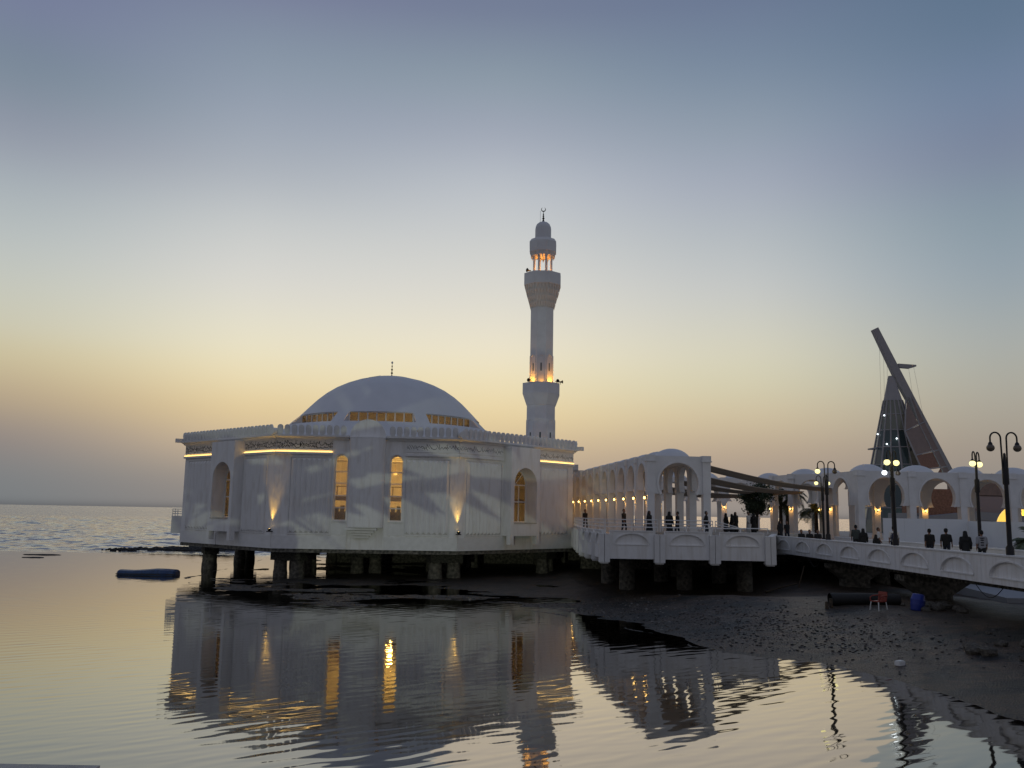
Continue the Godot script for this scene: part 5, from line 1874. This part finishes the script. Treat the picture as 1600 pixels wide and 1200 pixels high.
# style: 0 shirt and trousers, 1 long gown with head covering, 2 long white robe
func person_bones(style: int, shirt: Color, trousers: Color, skin: Color, hair: Color, stride: float, seated := false) -> Array:
	var B := []
	var F := []
	var gown := style > 0
	B.append([Vector3(-0.07, 0.96, 0), Vector3(-0.09, 1.34, 0), 0.112, 0.112, shirt])
	B.append([Vector3(0.07, 0.96, 0), Vector3(0.09, 1.34, 0), 0.112, 0.112, shirt])
	B.append([Vector3(-0.16, 1.4, -0.01), Vector3(0.16, 1.4, -0.01), 0.07, 0.07, shirt])
	B.append([Vector3(0, 1.43, -0.01), Vector3(0, 1.53, 0.0), 0.056, 0.052, skin if style != 1 else shirt])
	B.append([Vector3(0, 1.6, 0.015), Vector3(0, 1.66, 0.0), 0.08, 0.088, skin])
	B.append([Vector3(0, 1.56, 0.04), Vector3(0, 1.57, 0.05), 0.05, 0.045, skin])
	B.append([Vector3(0, 1.605, 0.1), Vector3(0, 1.635, 0.095), 0.017, 0.012, skin])
	if style == 1:
		B.append([Vector3(0, 1.66, -0.03), Vector3(0, 1.5, -0.06), 0.105, 0.12, shirt])
		B.append([Vector3(0, 1.5, -0.04), Vector3(0, 1.32, -0.03), 0.11, 0.17, shirt])
	else:
		for s in [-1, 1]: B.append([Vector3(s * 0.088, 1.62, 0.0), Vector3(s * 0.09, 1.6, 0.0), 0.022, 0.018, skin])
		B.append([Vector3(0, 1.69, -0.02), Vector3(0, 1.64, -0.045), 0.088, 0.075, hair])
	for s in [-1.0, 1.0]:
		var sw: float = stride * s
		var el := Vector3(s * 0.245, 1.13, -0.03 - 0.1 * sw)
		var wr := Vector3(s * 0.25, 0.9, 0.04 - 0.2 * sw)
		if seated:
			el = Vector3(s * 0.25, 1.14, 0.06)
			wr = Vector3(s * 0.14, 1.05, 0.28)
		B.append([Vector3(s * 0.2, 1.39, -0.01), el, 0.062 if not gown else 0.075, 0.05 if not gown else 0.07, shirt])
		B.append([el, wr, 0.043 if not gown else 0.068, 0.03 if not gown else 0.06, shirt if gown else skin])
		var hd := (wr - el).normalized()
		B.append([wr, wr + hd * 0.07, 0.034, 0.03, skin])
		for k in 4:
			var a := wr + hd * 0.08 + Vector3(0, 0, 0.024 - 0.017 * k)
			var ln: float = [0.068, 0.078, 0.073, 0.056][k]
			F.append([[a, a + hd * ln * 0.55, a + hd * ln * 0.9 + Vector3(-s * ln * 0.3, 0, 0)], [0.0095, 0.009, 0.007], skin])
		var th := wr + hd * 0.025 + Vector3(-s * 0.012, 0, 0.034)
		F.append([[th, th + hd * 0.03 + Vector3(-s * 0.01, 0, 0.012), th + hd * 0.055 + Vector3(-s * 0.015, 0, 0.01)], [0.011, 0.01, 0.008], skin])
		if seated:
			B.append([Vector3(s * 0.09, 0.93, 0), Vector3(s * 0.12, 0.92, 0.42), 0.09, 0.07, trousers])
			B.append([Vector3(s * 0.12, 0.92, 0.42), Vector3(s * 0.12, 0.53, 0.4), 0.065, 0.045, trousers])
			B.append([Vector3(s * 0.12, 0.5, 0.4), Vector3(s * 0.12, 0.49, 0.56), 0.045, 0.035, trousers])
		elif not gown:
			var kn := Vector3(s * 0.1, 0.51, 0.04 + 0.14 * sw)
			var an := Vector3(s * 0.1, 0.09, -0.03 + 0.2 * sw)
			B.append([Vector3(s * 0.09, 0.93, 0), kn, 0.098, 0.066, trousers])
			B.append([kn, an, 0.064, 0.048, trousers])
			B.append([an + Vector3(0, -0.045, 0), an + Vector3(0, -0.052, 0.17), 0.045, 0.036, hair])
	if gown and not seated:
		var wd := 0.26 if style == 1 else 0.2
		B.append([Vector3(0, 1.1, 0), Vector3(0, wd + 0.03, 0), 0.16, wd, shirt])
		for s in [-1.0, 1.0]:
			B.append([Vector3(s * 0.1, 0.05, -0.02 + 0.08 * s * stride), Vector3(s * 0.1, 0.045, 0.14 + 0.1 * s * stride), 0.045, 0.035, hair])
			B.append([Vector3(s * 0.1, 0.6, 0), Vector3(s * 0.13, 0.12, 0.1 * s * stride), 0.12, 0.1, shirt])
	return [B, F]

func build_people() -> void:
	var skin := Color(0.22, 0.125, 0.08)
	var hair := Color(0.009, 0.008, 0.008)
	var black := Color(0.012, 0.012, 0.015)
	var navy := Color(0.014, 0.018, 0.03)
	var kinds := {}
	var defs := {
		"dark_man": [0, black, navy, 0.6, false], "grey_man": [0, Color(0.05, 0.06, 0.055), black, -0.5, false], "gown": [1, black, black, 0.3, false],
		"white_robe": [2, Color(0.5, 0.5, 0.49), black, 0.4, false], "white_shirt": [0, Color(0.55, 0.56, 0.56), navy, 0.4, false], "seated": [0, black, black, 0.0, true], "patterned": [0, Color(0.3, 0.3, 0.31), black, 0.5, false]}
	for k in defs:
		var d: Array = defs[k]
		var bf := person_bones(d[0], d[1], d[2], skin, hair, d[3], d[4])
		kinds[k] = body_mesh(bf[0], 0.03, bf[1])
	var list := [
		["dark_man", Vector3(22.4, 3.1, -48.4), 3.0, 1.0, "man in a dark t-shirt walking along the footbridge in front of the hoarding"],
		["dark_man", Vector3(23.1, 3.1, -48.0), 2.6, 1.02, "person in dark clothes and a cap walking beside a man on the footbridge"],
		["gown", Vector3(22.6, 3.1, -45.0), 2.8, 0.98, "person in a long black gown beside the patterned shirt on the footbridge"],
		["patterned", Vector3(23.2, 3.1, -44.6), 2.9, 1.0, "person in a grey and black banded shirt on the footbridge"],
		["white_shirt", Vector3(22.2, 3.1, -52.4), 2.9, 1.06, "person carrying a large navy backpack on the footbridge"],
		["white_shirt", Vector3(22.9, 3.1, -56.3), 1.2, 0.97, "person in a white shirt turning towards a child on the footbridge"],
		["gown", Vector3(22.3, 3.1, -55.2), 2.0, 0.74, "child in black beside the person in the white shirt"],
		["gown", Vector3(22.3, 3.1, -57.2), 2.7, 0.93, "woman in a black gown walking beside a man in a grey-green shirt"],
		["grey_man", Vector3(22.3, 3.1, -58.4), 2.8, 1.04, "man in a grey-green shirt walking towards the plaza"],
		["gown", Vector3(21.6, 3.3, -72.4), 0.5, 1.0, "woman in a black gown standing where footbridge meets terrace"],
		["dark_man", Vector3(22.3, 3.3, -72.9), 0.2, 1.0, "man in dark clothes standing beside a woman at the end of the footbridge"],
		["dark_man", Vector3(6.25, 3.9, -75.0), 0.6, 1.03, "man in dark clothes standing by the far railing near the prayer hall"],
		["dark_man", Vector3(8.4, 3.9, -66.6), 0.9, 1.05, "man in dark clothes leaning by the columns of the long arcade"],
		["gown", Vector3(9.55, 3.9, -61.9), 0.8, 0.98, "person in a black gown at the foot of the first arcade column"],
		["gown", Vector3(11.1, 3.9, -62.9), 2.4, 0.97, "woman in a black gown standing under the big end arch"],
		["dark_man", Vector3(11.6, 3.9, -62.6), -2.0, 0.97, "man in dark clothes standing under the big end arch"],
		["dark_man", Vector3(13.35, 3.9, -61.5), 1.6, 1.0, "man in dark clothes beside the last column of the big end arch"],
		["gown", Vector3(18.95, 3.9, -79.3), 1.9, 0.98, "woman in a black gown at the edge of a group below the shade sails"],
		["gown", Vector3(19.55, 3.9, -79.8), -1.6, 0.95, "woman in a black gown in the middle of the group below the shade sails"],
		["gown", Vector3(20.1, 3.9, -80.6), 0.4, 1.05, "tall figure in a black gown next to the man in the white robe"],
		["white_robe", Vector3(21.4, 3.9, -81.2), 0.9, 1.05, "man in a long white robe among the group below the shade sails"],
		["gown", Vector3(21.35, 3.9, -79.2), 2.9, 1.0, "woman in a wide black gown beside the man in the white robe"]]
	for p in list:
		var t := thing("person", p[4], "person", p[1], p[2], "people on the terrace and footbridge")
		var b := part(t, "body", kinds[p[0]], M.person)
		b.scale = Vector3.ONE * p[3]
		if "backpack" in p[4]:
			var bp := MB.new()
			bp.ball(Vector3(0, 1.2, -0.22), Vector3(0.2, 0.28, 0.13), 16, 10)
			bp.ball(Vector3(0, 1.1, -0.32), Vector3(0.14, 0.14, 0.07), 12, 8)
			for s in [-1.0, 1.0]:
				bp.tube([Vector3(s * 0.13, 1.42, -0.12), Vector3(s * 0.14, 1.49, 0.0), Vector3(s * 0.14, 1.36, 0.13), Vector3(s * 0.15, 1.1, 0.12), Vector3(s * 0.15, 1.0, -0.12)], [0.022], 6)
			part(t, "backpack", bp, mat(Color(0.012, 0.015, 0.04), 0.8))
		if "cap" in p[4]:
			var cp := MB.new()
			cp.lathe([Vector2(0.105, 1.7), Vector2(0.1, 1.75), Vector2(0.06, 1.8), Vector2(0.0, 1.81)], 14, Transform3D(Basis.IDENTITY, Vector3(0, 0, -0.02)))
			cp.box(Vector3(-0.07, 1.695, 0.05), Vector3(0.07, 1.71, 0.18))
			part(t, "cap", cp, mat(black, 0.9))
		if "banded" in p[4]:
			var bd := MB.new()
			for y in [1.02, 1.14, 1.26, 1.36]:
				bd.lathe([Vector2(0.1, y), Vector2(0.118, y + 0.005), Vector2(0.118, y + 0.045), Vector2(0.1, y + 0.05)], 20, Transform3D(Basis.from_scale(Vector3(1.72, 1, 1.03)), Vector3.ZERO))
			part(t, "shirt_band", bd, mat(black, 0.9))
	# a bench by the bridge end with three people on it
	var bench := thing("bench", "low dark bench at the start of the footbridge", "bench", Vector3(21.9, 3.1, -66.2), 0.0)
	var sb := MB.new()
	sb.box(Vector3(-1.0, 0.4, -0.25), Vector3(1.0, 0.46, 0.22))
	part(bench, "seat", sb, M.wood)
	for s in [-0.85, 0.85]:
		var lg := MB.new()
		lg.box(Vector3(s - 0.05, 0, -0.2), Vector3(s + 0.05, 0.4, 0.18))
		part(bench, "leg", lg, M.black_metal)
	var sl := ["person in black sitting on the bench, at the end nearer the terrace post", "person in black sitting in the middle of the bench", "person in black sitting on the bench beside the lamp post"]
	for i in 3:
		var t := thing("person", sl[i], "person", Vector3(21.3 + i * 0.6, 2.72, -66.2), 0.15 - i * 0.2, "people on the terrace and footbridge")
		part(t, "body", kinds["seated"], M.person)

# ---------------------------------------------------------------- beach and water's edge
func rock_mesh(seed_: int, flat: float) -> ArrayMesh:
	var f := FastNoiseLite.new()
	f.seed = seed_
	f.frequency = 0.9
	var mb := MB.new()
	var rows := 6
	var seg := 9
	var at := func(i: int, j: int) -> Vector3:
		var a := TAU * (j % seg) / seg
		var b := -PI / 2 + PI * i / rows
		var d := Vector3(cos(b) * sin(a), sin(b), cos(b) * cos(a))
		var r := 1.0 + 0.45 * f.get_noise_3dv(d * 1.3)
		return Vector3(d.x * r, d.y * r * flat, d.z * r)
	for i in rows:
		for j in seg:
			if i == 0: mb.tri(at.call(0, 0), at.call(1, j + 1), at.call(1, j))
			elif i == rows - 1: mb.tri(at.call(i, j), at.call(i, j + 1), at.call(rows, 0))
			else: mb.quad(at.call(i, j), at.call(i, j + 1), at.call(i + 1, j + 1), at.call(i + 1, j))
	return mb.mesh()

func build_beach() -> void:
	var rocks := []
	for i in 5: rocks.append(rock_mesh(100 + i, 0.65))
	# rubble by the bridge pier and at the shore's edge
	var spots := []
	for i in 26: spots.append([20.6 + rng.randfn(0, 0.75), -43.8 + rng.randfn(0, 0.6), rng.randf_range(0.12, 0.36), "grey rock in the rubble heap beside the bridge pier", "rubble beside the bridge pier"])
	for i in 16: spots.append([18.9 + rng.randfn(0, 0.8), -33.5 + rng.randfn(0, 1.2), rng.randf_range(0.12, 0.36), "dark boulder on the beach below the near end of the footbridge", "boulders below the footbridge"])
	for s in spots:
		var o := part(self, numbered("rock"), rocks[rng.randi() % 5], M.rock)
		o.transform = Transform3D(Basis(Vector3.UP, rng.randf() * TAU).scaled(Vector3.ONE * s[2]), Vector3(s[0], ground_height(s[0], s[1]) + s[2] * 0.25, s[1]))
		tag(o, s[3], "rock", s[4])
	# reef of dark stones seaward of the hall
	var reef := MultiMesh.new()
	reef.transform_format = MultiMesh.TRANSFORM_3D
	reef.mesh = rocks[0]
	reef.instance_count = 420
	for i in 420:
		var u := pow(rng.randf(), 0.7)
		var x := lerpf(-49.5, -34.0, u)
		var s := rng.randf_range(0.15, 0.6) * (0.25 + 0.9 * u)
		reef.set_instance_transform(i, Transform3D(Basis(Vector3.UP, rng.randf() * TAU).scaled(Vector3(s * 1.6, s * 1.5, s * 1.2)), Vector3(x, 0.06, -112.0 + rng.randfn(0, 1.2))))
	var ro := MultiMeshInstance3D.new()
	ro.name = "reef"
	ro.multimesh = reef
	ro.material_override = M.reef_rock
	add_child(ro)
	tag(ro, "low dark reef of stones running out from the prayer hall piles", "reef", "", "stuff")
	for q in [[-50.0, -98.0, 2.0, 0.16], [-48.2, -92.6, 1.1, 0.14]]:
		var o := part(self, numbered("flat_rock"), rocks[1], M.reef_rock)
		o.transform = Transform3D(Basis.from_scale(Vector3(q[2], q[3], 0.5)), Vector3(q[0], 0.0, q[1]))
		tag(o, "long flat dark rock breaking the calm water off the reef", "rock", "flat rocks awash")
	# pebbles, shell and weed scraps
	var pm := MultiMesh.new()
	pm.transform_format = MultiMesh.TRANSFORM_3D
	pm.use_colors = true
	pm.mesh = rock_mesh(300, 0.5)
	pm.instance_count = 6000
	var k := 0
	while k < 6000:
		var near: Vector2 = SHORE[rng.randi_range(4, 12)].lerp(SHORE[rng.randi_range(4, 12)], 0.5 * rng.randf())
		var x := near.x + rng.randf_range(-1.0, 9.0)
		var z := near.y + rng.randf_range(-8.0, 3.0)
		var h := ground_height(x, z)
		if h < 0.012: continue
		var s := 0.012 + 0.045 * pow(rng.randf(), 4.0)
		if rng.randf() > 0.25 + exp(-pow((last_d - 4.0) / 3.0, 2.0)): continue
		pm.set_instance_transform(k, Transform3D(Basis(Vector3.UP, rng.randf() * TAU).scaled(Vector3(s * 1.3, s, s)), Vector3(x, h + s * 0.2, z)))
		var c := rng.randf()
		pm.set_instance_color(k, Color(0.03, 0.03, 0.024) if c < 0.4 else (Color(0.08, 0.068, 0.052) if c < 0.85 else Color(0.24, 0.23, 0.21)))
		k += 1
	var po := MultiMeshInstance3D.new()
	po.name = "pebbles"
	po.multimesh = pm
	po.material_override = M.pebble
	add_child(po)
	tag(po, "pebbles, shells and weed scraps scattered over the tidal flat", "pebbles", "", "stuff")
	# red plastic armchair with pale legs
	var gy := ground_height(17.45, -43.2)
	var c := thing("plastic_chair", "red plastic armchair with white legs standing on the beach", "chair", Vector3(17.45, gy - 0.01, -43.2), -1.15)
	var seat := MB.new()
	seat.box(Vector3(-0.25, 0.4, -0.22), Vector3(0.25, 0.44, 0.25))
	part(c, "seat", seat, M.red_plastic)
	var back := MB.new()
	var bx := Transform3D(Basis(Vector3.RIGHT, -0.2), Vector3(0, 0.43, -0.22))
	back.box(Vector3(-0.25, 0.3, -0.02), Vector3(0.25, 0.44, 0.02), bx)
	for i in 6: back.box(Vector3(-0.25 + i * 0.09, 0.0, -0.015), Vector3(-0.19 + i * 0.09, 0.3, 0.015), bx)
	part(c, "backrest", back, M.red_plastic)
	for s in [-1.0, 1.0]:
		var am := MB.new()
		am.tube([Vector3(s * 0.27, 0.68, -0.28), Vector3(s * 0.28, 0.66, 0.1), Vector3(s * 0.27, 0.6, 0.23), Vector3(s * 0.26, 0.42, 0.24)], [0.028], 6)
		part(c, "armrest", am, M.red_plastic)
		for z in [-0.22, 0.24]:
			var lg := MB.new()
			lg.tube([Vector3(s * 0.23, 0.4, z), Vector3(s * 0.27, 0.0, z * 1.2)], [0.024], 6)
			part(c, "leg", lg, M.white_plastic)
	# black pipe, stubs, barrel, plank
	var py := ground_height(17.4, -45.0)
	var p := thing("drain_pipe", "thick black pipe lying on the sand behind the red chair", "pipe", Vector3(17.5, py + 0.22, -45.0))
	var pmsh := MB.new()
	pmsh.tube([Vector3(-1.75, 0, 0.1), Vector3(0, 0.03, 0), Vector3(1.7, 0, -0.1)], [0.31, 0.3, 0.31], 16, false)
	pmsh.tube([Vector3(1.7, 0, -0.1), Vector3(-1.75, 0, 0.1)], [0.25], 16, false)
	part(p, "barrel", pmsh, M.pipe)
	for s in [[15.35, -44.2, 0.34], [15.62, -44.4, 0.42]]:
		var m := MB.new()
		m.lathe([Vector2(0.09, -0.1), Vector2(0.08, s[2] - 0.02), Vector2(0.06, s[2]), Vector2(0.0, s[2])], 9)
		var o := top("timber_stub", m, M.wood, "short pale timber stub at the open end of the black pipe", "stub", "timber stubs by the pipe")
		o.position = Vector3(s[0], ground_height(s[0], s[1]), s[1])
	var by := ground_height(19.1, -42.9)
	var b := thing("plastic_barrel", "dented blue plastic barrel leaning beside the rubble on the beach", "barrel", Vector3(19.1, by - 0.05, -42.9), 0.4)
	b.rotation.z = -0.2
	var bm := MB.new()
	bm.lathe([Vector2(0.0, 0.0), Vector2(0.26, 0.0), Vector2(0.3, 0.05), Vector2(0.31, 0.25), Vector2(0.34, 0.28), Vector2(0.32, 0.32), Vector2(0.34, 0.5), Vector2(0.35, 0.54), Vector2(0.32, 0.58), Vector2(0.29, 0.75), Vector2(0.24, 0.8), Vector2(0.0, 0.79)], 18, Transform3D(Basis.from_scale(Vector3(1.08, 1, 0.85)), Vector3.ZERO))
	part(b, "drum", bm, M.blue_plastic)
	var ly := MB.new()
	ly.lathe([Vector2(0.07, 0.79), Vector2(0.07, 0.84), Vector2(0.0, 0.84)], 10, Transform3D(Basis.IDENTITY, Vector3(0.12, 0, 0)))
	part(b, "lid", ly, M.black_metal)
	var pk := MB.new()
	var pa := Vector3(17.0, ground_height(17.0, -60.5) + 0.06, -60.5)
	var pb := Vector3(19.3, ground_height(19.3, -61.2) + 0.28, -61.2)
	pk.tube([pa, pa.lerp(pb, 0.5) + Vector3(0, 0.03, 0), pb], [0.07, 0.06, 0.05], 6)
	top("driftwood_pole", pk, M.wood, "weathered timber pole lying on the sand below the bridge end", "pole")
	var pp := MB.new()
	pp.tube([pb + Vector3(0.1, -0.25, 0), pb + Vector3(0.55, 1.15, -0.1)], [0.06, 0.04], 6)
	top("driftwood_pole", pp, M.wood, "timber pole standing aslant against the dark under the bridge end", "pole")
	var fo := MB.new()
	fo.box(Vector3(-0.16, 0, -0.1), Vector3(0.16, 0.14, 0.1), Transform3D(Basis(Vector3.UP, 0.5), Vector3.ZERO))
	fo.box(Vector3(-0.13, 0.14, -0.08), Vector3(0.13, 0.17, 0.08), Transform3D(Basis(Vector3.UP, 0.5), Vector3.ZERO))
	var f := top("foam_box", fo, M.white_plastic, "small white foam box washed up on the dark weed of the beach", "box")
	f.position = Vector3(14.0, ground_height(14.0, -33.0), -33.0)
	# concrete ramp below the far side of the bridge
	var rm := MB.new()
	rm.prism(PackedVector2Array([Vector2(-62.0, -0.5), Vector2(-54.0, -0.5), Vector2(-54.0, 0.85), Vector2(-62.0, 1.2)]), -46.0, -29.4, Transform3D(Basis(Vector3.BACK, Vector3.UP, Vector3.LEFT), Vector3.ZERO))
	top("concrete_ramp", rm, M.grey_roof, "blue-grey slab sloping away on the ground beyond the footbridge", "ramp")
	# blue pontoon
	var pn := thing("pontoon", "low pontoon under a dark blue tarpaulin floating by the hall piles", "pontoon", Vector3(-28.4, 0, -72.2), 0.04)
	var hull := MB.new()
	var prev := []
	var stations := [[-2.3, 0.28, 0.55], [-2.15, 0.38, 0.75], [-1.2, 0.34, 0.8], [-0.3, 0.4, 0.8], [0.6, 0.48, 0.85], [1.4, 0.47, 0.85], [2.1, 0.42, 0.78], [2.25, 0.3, 0.6]]
	for st in stations:
		var ring := []
		for q in [[-1.0, -0.1], [-1.03, 0.4], [-0.9, 0.85], [-0.4, 1.0], [0.4, 1.02], [0.9, 0.84], [1.03, 0.4], [1.0, -0.1]]:
			ring.append(Vector3(st[0], q[1] * st[1] + 0.02 * sin(st[0] * 7.0 + q[0] * 4.0), -q[0] * st[2]))
		if prev:
			for i in 7: hull.quad(prev[i], ring[i], ring[i + 1], prev[i + 1])
		else:
			for i in range(1, 7): hull.tri(ring[0], ring[i], ring[i + 1])
		prev = ring
	for i in range(1, 7): hull.tri(prev[0], prev[i + 1], prev[i])
	part(pn, "tarpaulin", hull, M.blue_tarp)
	var rp := MB.new()
	rp.tube([Vector3(-2.3, 0.08, 0.75), Vector3(0, 0.1, 0.9), Vector3(2.25, 0.08, 0.8)], [0.03], 5)
	part(pn, "rope", rp, M.bark)
	# coping of the near quay, just inside the frame's lower corner
	var cp := MB.new()
	cp.box(Vector3(-5.5, 3.2, -4.0), Vector3(-1.72, 4.21, -3.3))
	top("quay_coping", cp, M.pale_stone, "corner of a weathered concrete coping at the near quay edge", "coping")

func build_quay() -> void:
	var q := MB.new()
	q.box(Vector3(-40.0, -1.0, -3.25), Vector3(11.0, 3.6, 30.0))
	q.box(Vector3(-40.0, -1.0, -7.0), Vector3(-5.6, 3.6, -3.251))
	tag(part(self, "quay_pavement", q, M.pale_stone), "", "", "", "structure")
	# floodlight that throws palm shadows on the hall
	var f := thing("floodlight", "white floodlight on a short post aimed at the prayer hall through palm fronds", "floodlight", Vector3(-6.0, 3.6, -1.4))
	var h := MB.new()
	h.tube([Vector3(0, 0, 0), Vector3(0, 0.85, 0)], [0.04], 8)
	h.box(Vector3(-0.16, 0.85, -0.02), Vector3(0.16, 1.1, 0.16))
	part(f, "housing", h, M.black_metal)
	var l := MB.new()
	l.box(Vector3(-0.13, 0.87, -0.035), Vector3(0.13, 1.08, -0.021))
	part(f, "lamp_lens", l, M.globe_white)
	spot(f, Vector3(0, 0.98, -0.08), Vector3(-6.5, 4.2, -75.0), Color(0.96, 1.0, 0.88), 350.0, 17.0, 0.01, 0.25)
	palm(Vector3(-6.75, 3.6, -5.2), 0.95, 8, 2.1, "low palm growing at the quay edge in front of the floodlight", 90, 0.0, 0.03, 11)

# ---------------------------------------------------------------- scene
func _ready() -> void:
	rng.seed = 2024
	var cam := Camera3D.new()
	cam.name = "camera"
	cam.fov = 46.4
	cam.near = 0.1
	cam.far = 30000.0
	cam.position = Vector3(0, 5.3, 0)
	cam.rotation_degrees = Vector3(8.2, 0, 1.0)
	add_child(cam)
	cam.current = true
	var sky := PanoramaSkyMaterial.new()
	sky.panorama = make_sky()
	var env := Environment.new()
	env.background_mode = Environment.BG_SKY
	env.sky = Sky.new()
	env.sky.sky_material = sky
	env.tonemap_mode = Environment.TONE_MAPPER_LINEAR
	env.tonemap_exposure = 1.0
	env.sdfgi_enabled = true
	env.ssao_enabled = true
	env.ssil_enabled = true
	var we := WorldEnvironment.new()
	we.name = "world"
	we.environment = env
	add_child(we)
	# the sun has just set behind the hall: only its last diffuse warmth is left
	var sun := DirectionalLight3D.new()
	sun.name = "sun"
	sun.light_color = Color(1.0, 0.8, 0.55)
	sun.light_energy = 0.02
	sun.light_angular_distance = 30.0
	sun.shadow_enabled = true
	sun.rotation_degrees = Vector3(-6, 172, 0)
	add_child(sun)

	make_materials()
	build_setting()
	build_hall()
	build_minaret()
	build_arcades()
	build_terrace()
	build_bridge()
	build_tower()
	build_background()
	build_canopies()
	build_hoarding()
	build_lamps()
	build_plants()
	chandelier(Vector3(-8.1, 8.3, -77.5), "gilt chandelier glowing behind the lancet window beside the plain script band", 1.0)
	chandelier(Vector3(-2.8, 7.3, -82.6), "gilt chandelier glowing behind the arched bay window by the arcade", 0.8)
	build_people()
	build_beach()
	build_quay()
